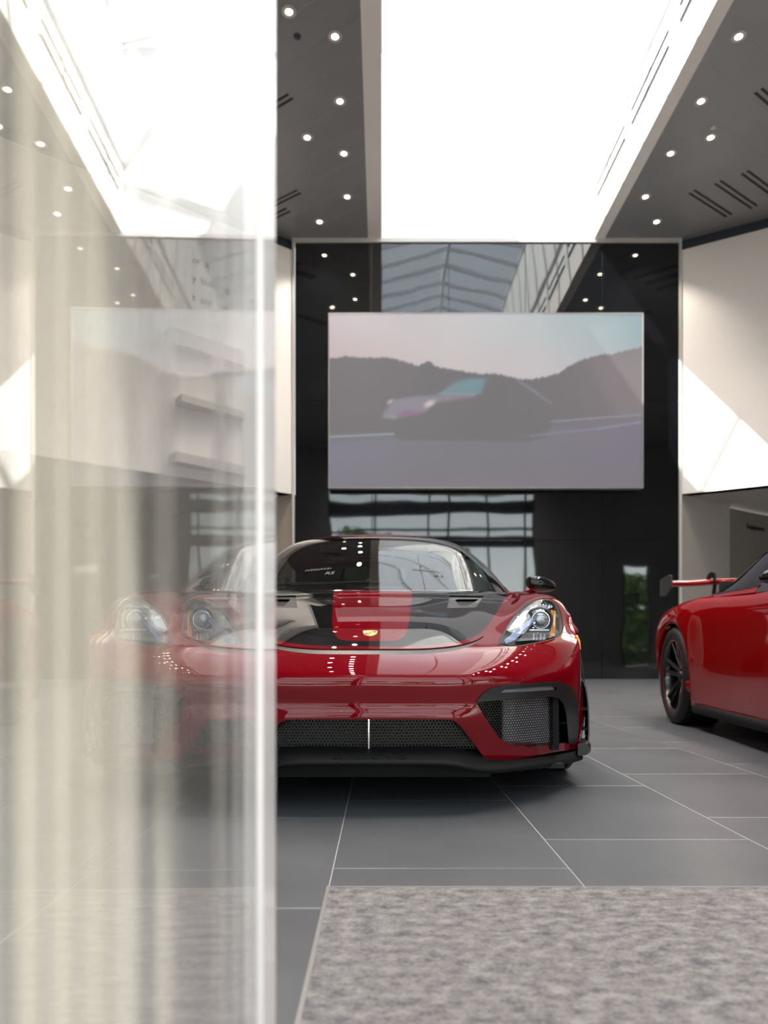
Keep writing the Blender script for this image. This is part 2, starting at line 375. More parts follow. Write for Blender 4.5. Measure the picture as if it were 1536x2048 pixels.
# downlights
dl = None
def downlight(x, y, label, group):
    global dl
    if dl is None:
        t = thing('downlight', label, 'ceiling light', (x, y, H), group=group)
        MB().lathe([(0.040, -.003), (0.086, -.010), (0.092, -.002), (0.092, 0.0), (0.04, 0.0)], 24).build('trim_ring', M_RINGW, t)
        MB().lathe([(0.0, -.0052), (0.042, -.005)], 24).build('lens', M_LAMP, t)
        ld_ = bpy.data.lights.new('lamp_light', 'SPOT'); ld_.energy = 55; ld_.spot_size = math.radians(100); ld_.spot_blend = .6; ld_.shadow_soft_size = .05; ld_.color = (1.0, 0.90, 0.79)
        lo_ = bpy.data.objects.new('lamp_light', ld_); COL.objects.link(lo_); lo_.parent = t; lo_.location = (0, 0, -.03)
        dl = t; return t
    r = dl.copy(); COL.objects.link(r); r.location = (x, y, H); r['label'] = label; r['group'] = group
    for c in dl.children: cc = c.copy(); COL.objects.link(cc); cc.parent = r
    return r
ORD = ['nearest the black wall']+[w+' from the black wall' for w in 'second third fourth fifth sixth seventh eighth ninth tenth eleventh twelfth'.split()]
for k in range(12):
    y = 12.0-1.045*k
    downlight(-0.58, y, 'round downlight in the inner row of the left grey ceiling, '+ORD[k], 'inner row of downlights, left ceiling')
    downlight(4.46, y, 'round downlight in the inner row of the right grey ceiling, '+ORD[k], 'inner row of downlights, right ceiling')
for k in range(6):
    y = 12.7-2.09*k
    downlight(-1.11, y, 'round downlight in the outer row of the left grey ceiling, '+ORD[k], 'outer row of downlights, left ceiling')
    downlight(4.92, y, 'round downlight in the outer row of the right grey ceiling, '+ORD[k], 'outer row of downlights, right ceiling')
tag(MB().lathe([(0.0, H-.02), (0.035, H-.02), (0.045, H-.008), (0.045, H)], 16, c=(-1.05, 8.86, 0)).build('smoke_detector', M_NAVY), 'tiny dark round detector on the left grey ceiling', 'detector')
tag(MB().lathe([(0.0, H-.02), (0.035, H-.02), (0.045, H-.008), (0.045, H)], 16, c=(4.86, 10.4, 0)).build('smoke_detector', M_RINGW), 'tiny pale round detector beside the right ceiling downlights', 'detector')
# slanted ceiling vents
def cvent(x, y, side, ln, label):
    t = thing('ceiling_vent', label, 'vent', (x, y, H), math.atan2(0.57, 0.82*side))
    for s in (-.045, .045): MB().box(0, ln, s-.017, s+.017, -.006, .0).build('slot', M_SLOT, t)
cvent(5.18, 11.86, 1, 1.15, 'slanted double slot vent in the right ceiling, leftmost of three')
cvent(5.50, 11.62, 1, 1.15, 'slanted double slot vent in the right ceiling, middle of three')
cvent(5.82, 11.38, 1, 1.15, 'slanted double slot vent in the right ceiling, rightmost of three')
cvent(5.16, 9.72, 1, 1.15, 'slanted double slot vent near the right edge of the ceiling')
cvent(-1.38, 11.86, -1, 0.8, 'slanted double slot vent in the left ceiling beside the glass door edge')
cvent(-1.62, 12.35, -1, 0.8, 'slanted double slot vent in the left ceiling near the back corner')
cvent(-1.26, 9.82, -1, 0.8, 'short slanted double slot vent in the left ceiling, nearer than the rest')

# facade behind the camera: dark upper wall, mullions and panes, open doorway
tag(MB().box(LE[0], RE[0], FZ-.25, FZ, 6.5, H+.4).build('wall_front', M_SOFFIT), kind='structure')
tag(MB().box(LE[0], -2.0, FZ-.25, FZ, 0, 6.5).build('wall_front_left', M_SOFFIT), kind='structure')
tag(MB().box(5.8, 9.1, FZ-.25, FZ, 0, 6.5).build('wall_front_right', M_SOFFIT), kind='structure')
tag(MB().box(10.06, RE[0], FZ-.25, FZ, 0, 3.7).build('wall_front_end', M_SOFFIT), kind='structure')
tag(MB().box(9.1, RE[0], FZ-.25, FZ, 3.7, 6.5).build('wall_front_lintel', M_SOFFIT), kind='structure')
win = root_struct('window_2')
xf = [-1.96, -0.24, 1.8, 2.5, 4.0, 5.4, 5.78]
for x in xf: MB().box(x-.035, x+.035, FZ-.14, FZ-.01, 0, 6.5).build('mullion', M_DARKFRAME, win)
for z0, z1 in ((2.62, 2.72), (4.40, 4.80), (4.98, 5.06), (5.63, 6.15)):
    MB().box(-1.96, 5.78, FZ-.12, FZ-.02, z0, z1).build('transom', M_DARKFRAME, win)
for i in range(len(xf)-1):
    for z0, z1 in ((0.05, 2.62), (2.72, 4.40), (4.80, 4.98), (5.06, 5.63), (6.15, 6.48)):
        if xf[i] == -0.24 and z0 < 1: continue       # the doorway
        MB().box(xf[i]+.035, xf[i+1]-.035, FZ-.08, FZ-.068, z0, z1).build('glass_pane', M_PANE, win)
win3 = root_struct('window_3')
for x in (9.14, 10.06): MB().box(x-.04, x+.04, FZ-.14, FZ-.01, 0, 3.7).build('mullion', M_DARKFRAME, win3)
MB().box(9.18, 10.02, FZ-.08, FZ-.068, 0.05, 3.68).build('glass_pane', M_PANE, win3)
tag(MB().box(-30, 36, -40, FZ, -0.14, -0.02).build('floor_terrace', M_PAVE), kind='structure')
# unseen slab outside, its depth shaped to keep sun off the mat
tag(MB().box(-12, 16, -1.1, FZ-.25, 6.6, 6.75).build('sun_block_slab', M_SOFFIT), kind='structure')

# planting outside, seen mirrored in the black wall
M_LEAF = add_noise(mat('leaves', (0.13, 0.22, 0.05), 0.7), 3, 0.5); M_BARK = mat('bark', (0.10, 0.07, 0.05), 0.9)
def tree(x, y, h, r, label):
    t = thing('tree', label, 'tree', (x, y, -.02))
    MB().tube([(0, 0, 0), (0.05, 0, h*.4), (0, .05, h*.75)], [.14, .11, .06], 8).build('trunk', M_BARK, t)
    n = 2600; R = np.random.RandomState(int(h*10)); v = []; f = []
    for i in range(n):
        d = R.normal(size=3); d /= np.linalg.norm(d); rr = r*(0.55+0.45*R.rand())*(1+.25*math.sin(d[0]*5)*math.cos(d[2]*4))
        c = np.array([0, 0, h-r*.8])+d*rr*np.array([1, 1, .8]); a = R.normal(size=3)*.09; b2 = R.normal(size=3)*.09
        k = len(v); v += [c-a, c+b2, c+a, c-b2]; f.append((k, k+1, k+2, k+3))
    mb = MB(); mb.add(v, f); mb.build('foliage', M_LEAF, t)
tree(-1.2, -14, 7.5, 2.2, 'bushy green tree outside, mirrored in the black wall')
tree(3.6, -17, 7.2, 2.0, 'wide green tree outside, mirrored behind the car roof')
tree(9.9, -8, 5.2, 1.9, 'low leafy tree outside, mirrored low in the black wall')
hb = MB(); R = np.random.RandomState(3); v = []; f = []
for i in range(9000):
    c = np.array([R.uniform(-14, 16), -19+R.uniform(-.6, .6), R.uniform(0, 3.0)]); a = R.normal(size=3)*.13; b2 = R.normal(size=3)*.13
    k = len(v); v += [c-a, c+b2, c+a, c-b2]; f.append((k, k+1, k+2, k+3))
hb.add(v, f); tag(hb.build('hedge', M_LEAF), 'long green hedge across the forecourt outside', 'hedge', kind='stuff')
hb = MB(); v = []; f = []
for i in range(7000):
    c = np.array([R.uniform(7.6, 12.4), -3.4+R.uniform(-.5, .5), R.uniform(0, 3.7)]); a = R.normal(size=3)*.075; b2 = R.normal(size=3)*.075
    k = len(v); v += [c-a, c+b2, c+a, c-b2]; f.append((k, k+1, k+2, k+3))
hb.add(v, f); tag(hb.build('hedge', M_LEAF), 'tall green hedge close outside the narrow window', 'hedge', kind='stuff')
t = thing('street_lamp', 'dark post lamp outside, mirrored in the black wall', 'street lamp', (4.2, -13, -.02))
MB().tube([(0, 0, 0), (0, 0, 6.6)], [.08, .05], 8).build('post', M_DARKFRAME, t)
MB().box(-.7, -.1, -.15, .15, 6.5, 6.62).build('lamp_head', M_DARKFRAME, t)

# ------------------------------------------------------------------ text on the left wall
ud = Vector((-ld.x, -ld.y, 0)).normalized(); n3 = Vector((ud.y, -ud.x, 0))
Mt = Matrix(((ud.x, 0, n3.x, 0), (ud.y, 0, n3.y, 0), (0, 1, 0, 0), (0, 0, 0, 1)))
wt = thing('wall_lettering', 'large grey lettering on the cream left wall seen through the glass door', 'lettering', (0, 0, 0))
M_LET = mat('lettering_grey', (0.16, 0.15, 0.15), 0.6)
for i, s in enumerate(('or a', 'y building', 't and wi')):
    st = Vector((XL, ZB))+ld*2.0; Mt.translation = Vector((st.x, st.y, 7.12-.32*i))+n3*0.004
    adv = 0
    for w_ in s.split():
        Mw = Mt.copy(); Mw.translation = Mt.translation+ud*adv; text_mesh('word', w_, 0.17, 0.004, Mw, M_LET, wt); adv += .095*len(w_)+.055
# stair flights / ledges on the left wall
for i, (s0, s1, z0, z1) in enumerate(((1.0, 2.5, 5.55, 5.8), (1.0, 2.3, 4.62, 4.74), (1.0, 2.4, 3.62, 3.78))):
    p = Vector((XL, ZB))+ld*s0; q = Vector((XL, ZB))+ld*s1; off = Vector((n3.x, n3.y))*0.3
    mb = MB().prism([(p.x, p.y), (q.x, q.y), (q.x+off.x, q.y+off.y), (p.x+off.x*.4, p.y+off.y*.4)], z0, z1)
    tag(mb.build('wall_ledge', M_BEIGE), ('upper', 'middle', 'lower')[i]+' beige wall ledge on the left wall behind the glass door', 'ledge')

# ------------------------------------------------------------------ LED screen
def smooth(a, b, x):
    t = np.clip((x-a)/(b-a), 0, 1); return t*t*(3-2*t)
def screen_picture(nx, ny):
    """the frame shown: dusk sky, dark hills, a sports car on a road; sRGB 0..255 in a 660 x 380 drawing"""
    X, Y = np.meshgrid(np.linspace(657, 1286, nx), np.linspace(976, 626, ny))
    def ramp(pts, t):
        t0 = [p[0] for p in pts]; return np.stack([np.interp(t, t0, [p[1][k] for p in pts]) for k in range(3)], -1)
    sky = ramp([(657, (202, 190, 193)), (900, (203, 198, 198)), (1080, (190, 195, 196)), (1286, (142, 168, 174))], X)
    s2 = ramp([(657, (200, 178, 180)), (900, (205, 194, 194)), (1080, (198, 192, 194)), (1286, (165, 178, 182))], X)
    w = smooth(640, 745, Y)[..., None]; img = sky*(1-w)+s2*w
    hx = [657, 690, 720, 780, 822, 836, 858, 870, 900, 930, 960, 990, 1010, 1032, 1060, 1095, 1120, 1140, 1165, 1200, 1225, 1250, 1286]
    hy = [716, 711, 714, 714, 726, 731, 719, 732, 737, 742, 747, 746, 750, 756, 758, 752, 744, 730, 718, 708, 707, 700, 692]
    hl = np.interp(X, hx, hy)+.8*np.sin(X*.31+2*np.sin(X*.07))+.8*np.sin(X*.57+3*np.sin(X*.031))
    hill = ramp([(657, (112, 107, 110)), (900, (110, 106, 109)), (1150, (112, 107, 111)), (1286, (128, 118, 121))], X)
    w = smooth(-2.5, 3.0, Y-hl)[..., None]; img = img*(1-w)+hill*w
    ray = (smooth(0, 26, X-(1150+(Y-700)*.55))*smooth(700, 730, Y))[..., None]; img = img+ray*np.array([7, 5, 6])
    road = np.interp(X, [657, 800, 1100, 1286], [872, 862, 846, 826])
    w = smooth(-12, 26, Y-road)[..., None]; rc = ramp([(657, (124, 121, 138)), (850, (120, 117, 124)), (1050, (120, 116, 124)), (1286, (122, 116, 130))], X)
    img = img*(1-w)+rc*w
    w = smooth(900, 976, Y)[..., None]; img = img*(1-w*.5)+np.array([122, 117, 122])*w*.5
    def line(x0, y0, x1, y1, th, col, s):
        t = np.clip(((X-x0)*(x1-x0)+(Y-y0)*(y1-y0))/((x1-x0)**2+(y1-y0)**2), 0, 1)
        d = np.hypot(X-x0-t*(x1-x0), Y-y0-t*(y1-y0)); return (np.clip(1-d/th, 0, 1)*s)[..., None], np.array(col)
    def blob(cx, cy, rx, ry, ang, soft=.5):
        c, s = math.cos(ang), math.sin(ang); u = ((X-cx)*c+(Y-cy)*s)/rx; v = (-(X-cx)*s+(Y-cy)*c)/ry
        return smooth(1, 1-soft, np.hypot(u, v))[..., None]
    def poly(pts, soft=2.5):
        P = np.array(pts, float); Q = np.roll(P, -1, 0); ins = np.zeros(X.shape, bool); dm = np.full(X.shape, 1e9)
        for (ax, ay), (bx, by) in zip(P, Q):
            cnd = ((ay > Y) != (by > Y)); xi = (bx-ax)*(Y-ay)/((by-ay) if by != ay else 1e-9)+ax; ins ^= cnd & (X < xi)
            t = np.clip(((X-ax)*(bx-ax)+(Y-ay)*(by-ay))/((bx-ax)**2+(by-ay)**2+1e-9), 0, 1); dm = np.minimum(dm, np.hypot(X-ax-t*(bx-ax), Y-ay-t*(by-ay)))
        return smooth(-soft, soft, np.where(ins, dm, -dm))[..., None]
    def put(w, c, s=1.0):
        nonlocal img
        img = img*(1-w*s)+np.array(c)*w*s
    body = poly([(754, 842), (757, 826), (775, 812), (782, 800), (800, 793), (862, 788), (905, 764), (930, 756), (975, 753), (1020, 756), (1060, 768), (1090, 788), (1104, 806), (1106, 850), (1090, 875), (1060, 884), (800, 880), (770, 860)], 3)
    put(body, (111, 107, 110))
    put(poly([(766, 826), (786, 800), (830, 792), (890, 790), (950, 788), (948, 793), (900, 800), (866, 806), (850, 824), (800, 834)], 5), (146, 140, 152), .8)
    put(blob(815, 826, 38, 9, -.1, .9), (150, 96, 140), .75)
    put(poly([(874, 789), (908, 765), (935, 756), (972, 756), (962, 788)], 5), (118, 146, 156), .85)
    put(blob(944, 768, 30, 13, -.4, .9), (110, 152, 160), .5)
    put(blob(922, 795, 30, 3, .02, .9), (140, 105, 132), .6)
    put(blob(858, 807, 18, 10, -.45, .8), (204, 186, 182)); put(blob(779, 803, 11, 6, -.6, .8), (190, 170, 166), .9)
    for a in ((1038, 762, 1075, 786, 3.5, (135, 152, 160), .7), (1075, 786, 1103, 806, 4, (132, 130, 150), .7), (657, 874, 786, 868, 3.5, (150, 165, 174), .9),
              (1104, 843, 1286, 829, 3.0, (146, 146, 162), .9), (1060, 872, 1200, 857, 3.0, (128, 132, 150), .9), (1200, 857, 1286, 844, 3.5, (140, 146, 162), .9),
              (768, 832, 790, 834, 7, (150, 160, 166), .8), (880, 787, 950, 788, 3, (170, 165, 172), .6)):
        w, c = line(*a[:4], a[4], a[5], a[6]); put(w, c)
    return np.clip(img, 0, 255)/255
def srgb2lin(c): return np.where(c <= 0.04045, c/12.92, ((c+0.055)/1.055)**2.4)
nx, ny = 316, 180
x0, x1, z0, z1 = -0.973, 4.795, 3.497, 6.711
scr = thing('video_screen', 'large wide grey-toned video screen showing a sports car at dusk on the black wall', 'screen', (x0, 13.0, z0))
sw, sh = x1-x0, z1-z0
img = screen_picture(nx, ny).reshape(-1, 3)
gx, gz = np.meshgrid(np.linspace(0.02, sw-.02, nx), np.linspace(.02, sh-.02, ny))
vs = np.stack([gx.ravel(), np.full(gx.size, -.002), gz.ravel()], -1)
idx = np.arange(nx*ny).reshape(ny, nx); fs = np.stack([idx[:-1, :-1], idx[:-1, 1:], idx[1:, 1:], idx[1:, :-1]], -1).reshape(-1, 4)
me = bpy.data.meshes.new('display'); me.from_pydata(vs.tolist(), [], fs.tolist())
ca = me.color_attributes.new('picture', 'FLOAT_COLOR', 'POINT'); lin = srgb2lin(img); ca.data.foreach_set('color', np.concatenate([lin, np.ones((len(lin), 1))], 1).ravel())
M_SCR = mat('screen_picture', (0.018, 0.018, 0.019), 0.55); N, L, b = nodes(M_SCR)
at = N.new('ShaderNodeAttribute'); at.attribute_name = 'picture'; L.new(at.outputs['Color'], b.inputs['Emission Color']); b.inputs['Emission Strength'].default_value = 0.27
link('display', me, M_SCR, scr)
MB().box(0, sw, 0, .17, 0, sh).build('casing', mat('screen_casing', (0.30, 0.29, 0.29), 0.5), scr, bevel=.01)
fb = MB()
for a in ((0, .02, 0, sh), (sw-.02, sw, 0, sh)): fb.box(a[0], a[1], -.012, 0, a[2], a[3])
for a in ((0.02, sw-.02, 0, .02), (0.02, sw-.02, sh-.02, sh)): fb.box(a[0], a[1], -.012, 0, a[2], a[3])
fb.build('bezel', mat('screen_bezel', (0.36, 0.35, 0.35), 0.4, 0.4), scr)
for x in (1.0, sw-1.0): MB().box(x-.1, x+.1, .17, .215, sh/2-.3, sh/2+.3).build('bracket', M_DARKFRAME, scr)
# ------------------------------------------------------------------ smooth car surfaces
def nspline_M(t):
    """matrix giving second derivatives of the natural cubic spline for data at knots t"""
    n = len(t); h = np.diff(t); A = np.eye(n); Bm = np.zeros((n, n))
    for i in range(1, n-1):
        A[i, i-1] = h[i-1]; A[i, i] = 2*(h[i-1]+h[i]); A[i, i+1] = h[i]
        Bm[i, i-1] = 6/h[i-1]; Bm[i, i] = -6/h[i-1]-6/h[i]; Bm[i, i+1] = 6/h[i]
    return np.linalg.solve(A, Bm)
def basis(t, M, x):
    x = np.clip(x, t[0], t[-1]); i = np.clip(np.searchsorted(t, x, side='right')-1, 0, len(t)-2)
    h = t[i+1]-t[i]; a = (t[i+1]-x)/h; b = (x-t[i])/h
    R = ((a**3-a)*h*h/6)[:, None]*M[i]+((b**3-b)*h*h/6)[:, None]*M[i+1]
    k = np.arange(len(x)); R[k, i] += a; R[k, i+1] += b
    return R
class Surf:
    def __init__(s, net, post=None):
        net = np.array(net, float)                       # rows x cols(centre..side) x 3
        left = net[:, :0:-1].copy(); left[:, :, 0] *= -1
        s.P = np.concatenate([left, net], 1); s.post = post
        def knots(P):
            d = np.sqrt(np.linalg.norm(np.diff(P, axis=0), axis=2)).mean(1); return np.concatenate([[0], np.cumsum(np.maximum(d, .02))])
        s.tv = knots(s.P); s.tu = knots(s.P.transpose(1, 0, 2)); s.tu -= s.tu[-1]/2
        s.Mv = nspline_M(s.tv); s.Mu = nspline_M(s.tu)
    def __call__(s, uv):
        out = np.empty((len(uv), 3))
        for k in range(0, len(uv), 20000):
            q = uv[k:k+20000]; bu = basis(s.tu, s.Mu, q[:, 0]); bv = basis(s.tv, s.Mv, q[:, 1])
            out[k:k+20000] = np.einsum('ni,nj,ijk->nk', bv, bu, s.P, optimize=True)
        return s.post(out) if s.post else out
    def normals(s, uv):
        e = 2e-3
        du = s(np.stack([np.minimum(uv[:, 0]+e, s.tu[-1]), uv[:, 1]], 1))-s(np.stack([np.maximum(uv[:, 0]-e, s.tu[0]), uv[:, 1]], 1))
        dv = s(np.stack([uv[:, 0], np.minimum(uv[:, 1]+e, s.tv[-1])], 1))-s(np.stack([uv[:, 0], np.maximum(uv[:, 1]-e, s.tv[0])], 1))
        n = np.cross(du, dv); n /= np.linalg.norm(n, axis=1, keepdims=True)+1e-12; return n
    def patch(s, us, vs):
        """us, vs: parameter values -> triangle patch"""
        nu, nv = len(us), len(vs); uv = np.stack(np.meshgrid(us, vs), -1).reshape(-1, 2)
        idx = np.arange(nu*nv).reshape(nv, nu); a, b, c, d = idx[:-1, :-1].ravel(), idx[:-1, 1:].ravel(), idx[1:, 1:].ravel(), idx[1:, :-1].ravel()
        return Patch(s, uv, np.concatenate([np.stack([a, b, c], 1), np.stack([a, c, d], 1)]))
class Patch:
    def __init__(s, S, uv, tri, P=None):
        s.S = S; s.uv = uv; s.tri = tri; s.P = S(uv) if P is None else P
    def compact(s):
        used = np.unique(s.tri); m = -np.ones(len(s.uv), int); m[used] = np.arange(len(used))
        return Patch(s.S, s.uv[used], m[s.tri], s.P[used])
    def split(s, dfun):
        """cut along dfun = 0; returns (inside d<0, outside d>0)"""
        d = dfun(s.P); d = np.where(np.abs(d) < 1e-9, 1e-9, d); sg = d > 0; t = s.tri; st = sg[t]; cnt = st.sum(1)
        neg = t[cnt == 0]; pos = t[cnt == 3]; mix = t[(cnt == 1) | (cnt == 2)]; sm = sg[mix]
        if len(mix) == 0: return Patch(s.S, s.uv, neg, s.P).compact(), Patch(s.S, s.uv, pos, s.P).compact()
        lone = np.where(sm.sum(1) == 1, np.argmax(sm, 1), np.argmin(sm, 1))     # the vertex on its own side
        k = np.arange(len(mix)); A = mix[k, lone]; B = mix[k, (lone+1) % 3]; C = mix[k, (lone+2) % 3]
        E = np.concatenate([np.stack([A, B], 1), np.stack([A, C], 1)]); Es = np.sort(E, 1)
        uq, inv = np.unique(Es, axis=0, return_inverse=True); inv = inv.ravel()
        lo = np.zeros(len(uq)); hi = np.ones(len(uq)); dl = d[uq[:, 0]]; dh = d[uq[:, 1]]; u0 = s.uv[uq[:, 0]]; u1 = s.uv[uq[:, 1]]
        for it in range(4):
            tt = lo+(hi-lo)*dl/(dl-dh)
            if it >= 2: tt = .5*(tt+(lo+hi)/2)
            pm = u0+(u1-u0)*tt[:, None]; Pm = s.S(pm); dm = dfun(Pm); same = (dm > 0) == (dl > 0)
            lo = np.where(same, tt, lo); dl = np.where(same, dm, dl); hi = np.where(same, hi, tt); dh = np.where(same, dh, dm)
        den = np.where(np.abs(dl-dh) < 1e-12, 1, dl-dh); tt = lo+(hi-lo)*np.clip(dl/den, 0, 1)
        pm = u0+(u1-u0)*tt[:, None]; Pm = s.S(pm)
        n0 = len(s.uv); uv = np.concatenate([s.uv, pm]); P = np.concatenate([s.P, Pm]); m = len(A)
        AB = n0+inv[:m]; AC = n0+inv[m:]
        lt = np.stack([A, AB, AC], 1); r1 = np.stack([AB, B, C], 1); r2 = np.stack([AB, C, AC], 1); lp = sg[A]
        neg = np.concatenate([neg, lt[~lp], r1[lp], r2[lp]]); pos = np.concatenate([pos, lt[lp], r1[~lp], r2[~lp]])
        return Patch(s.S, uv, neg, P).compact(), Patch(s.S, uv, pos, P).compact()
    def normals(s):
        return s.S.normals(s.uv)
class Builder:
    """gathers patches (with exact normals) and rims into one object"""
    def __init__(s): s.V = []; s.T = []; s.N = []; s.M = []; s.n = 0
    def add(s, V, T, N, mi=0):
        s.V.append(V); s.T.append(np.asarray(T)+s.n); s.N.append(N); s.M.append(np.full(len(T), mi)); s.n += len(V)
    def patch(s, p, mi=0, off=0.0, rim=None, rim_vec=None, rim_mi=None, flip=False, back=False):
        if len(p.tri) == 0: return s
        N = p.normals(); V = p.P+N*off; s.add(V, p.tri, N, mi)
        if rim:
            e = np.concatenate([p.tri[:, [0, 1]], p.tri[:, [1, 2]], p.tri[:, [2, 0]]]); es = np.sort(e, 1)
            uq, first, cnt = np.unique(es, axis=0, return_index=True, return_counts=True); be = e[first[cnt == 1]]
            ids = np.unique(be); m = -np.ones(len(V), int); m[ids] = np.arange(len(ids))
            top = V[ids]; vec = -N[ids]*rim if rim_vec is None else np.tile(np.array(rim_vec, float)*rim, (len(ids), 1)); bot = top+vec; k = len(ids)
            a, b = m[be[:, 0]], m[be[:, 1]]; T = np.concatenate([np.stack([b, a, a+k], 1), np.stack([b, a+k, b+k], 1)])
            VV = np.concatenate([top, bot]); fn = np.cross(VV[T[:, 1]]-VV[T[:, 0]], VV[T[:, 2]]-VV[T[:, 0]]); NN = np.zeros_like(VV)
            for c in range(3): np.add.at(NN, T[:, c], fn)
            NN[:k] += NN[k:]; NN[k:] = NN[:k]; NN /= np.linalg.norm(NN, axis=1, keepdims=True)+1e-12
            s.add(VV, T, NN, mi if rim_mi is None else rim_mi)
        return s
    def build(s, name, mats, parent=None):
        V = np.concatenate(s.V); T = np.concatenate(s.T); N = np.concatenate(s.N)
        me = bpy.data.meshes.new(name); me.vertices.add(len(V)); me.vertices.foreach_set('co', V.ravel())
        me.loops.add(3*len(T)); me.loops.foreach_set('vertex_index', T.ravel().astype(np.int32)); me.polygons.add(len(T))
        me.polygons.foreach_set('loop_start', np.arange(0, 3*len(T), 3, dtype=np.int32)); me.polygons.foreach_set('loop_total', np.full(len(T), 3, dtype=np.int32))
        me.polygons.foreach_set('material_index', np.concatenate(s.M).astype(np.int32)); me.polygons.foreach_set('use_smooth', np.ones(len(T), bool))
        me.update(calc_edges=True); me.validate()
        if len(me.polygons) == len(T): me.normals_split_custom_set_from_vertices(N.tolist())
        return link(name, me, mats, parent)
def crom(pts, n=6, closed=True):
    P = np.array(pts, float); m = len(P); out = []
    for i in range(m if closed else m-1):
        p0, p1, p2, p3 = (P[(i-1) % m], P[i], P[(i+1) % m], P[(i+2) % m]) if closed else (P[max(i-1, 0)], P[i], P[i+1], P[min(i+2, m-1)])
        for k in range(n):
            t = k/n; out.append(.5*((2*p1)+(-p0+p2)*t+(2*p0-5*p1+4*p2-p3)*t*t+(-p0+3*p1-3*p2+p3)*t**3))
    if not closed: out.append(P[-1])
    return np.array(out)
def sd_poly(Q, poly):
    """signed distance (negative inside) of points Q (n,2) to a closed polygon"""
    out = np.full(len(Q), 50.0); lo = poly.min(0)-8; hi = poly.max(0)+8
    k = np.where((Q > lo).all(1) & (Q < hi).all(1))[0]
    if len(k) == 0: return out
    q = Q[k]; A = poly; B = np.roll(poly, -1, 0); dm = np.full(len(q), 1e9); ins = np.zeros(len(q), bool)
    for (ax, ay), (bx, by) in zip(A, B):
        t = np.clip(((q[:, 0]-ax)*(bx-ax)+(q[:, 1]-ay)*(by-ay))/((bx-ax)**2+(by-ay)**2+1e-12), 0, 1)
        dm = np.minimum(dm, np.hypot(q[:, 0]-ax-t*(bx-ax), q[:, 1]-ay-t*(by-ay)))
        c = (ay > q[:, 1]) != (by > q[:, 1]); xi = (bx-ax)*(q[:, 1]-ay)/((by-ay) if by != ay else 1e-9)+ax; ins ^= c & (q[:, 0] < xi)
    out[k] = np.where(ins, -dm, dm); return out
D0 = 2.3                 # the front elevation is drawn from a point 2.3 m before the nose
def FV(P):               # that drawing's coordinates: (offset from the car's centre line, height mark)
    Y = P[:, 1]+D0; return np.stack([np.abs(P[:, 0])/Y*F_PX, 1300-(P[:, 2]-CAM_H)/Y*F_PX], 1)
def front_region(pts, ymax, ymin=-1, smooth_n=6):
    poly = crom(pts, smooth_n) if smooth_n else np.array(pts, float)
    def f(P):
        d = sd_poly(FV(P), poly); return np.where((P[:, 1] > ymax) | (P[:, 1] < ymin), np.maximum(d, 5.0), d)
    f.poly = poly; return f
def Q(px, py, y):
    Y = y+D0; return ((px-763)/F_PX*Y+0.042, y, CAM_H+(1300-py)/F_PX*Y)
def arch(yc, zc, r, th, x):
    t = math.radians(th); return (x, yc-r*math.cos(t), zc+r*math.sin(t))

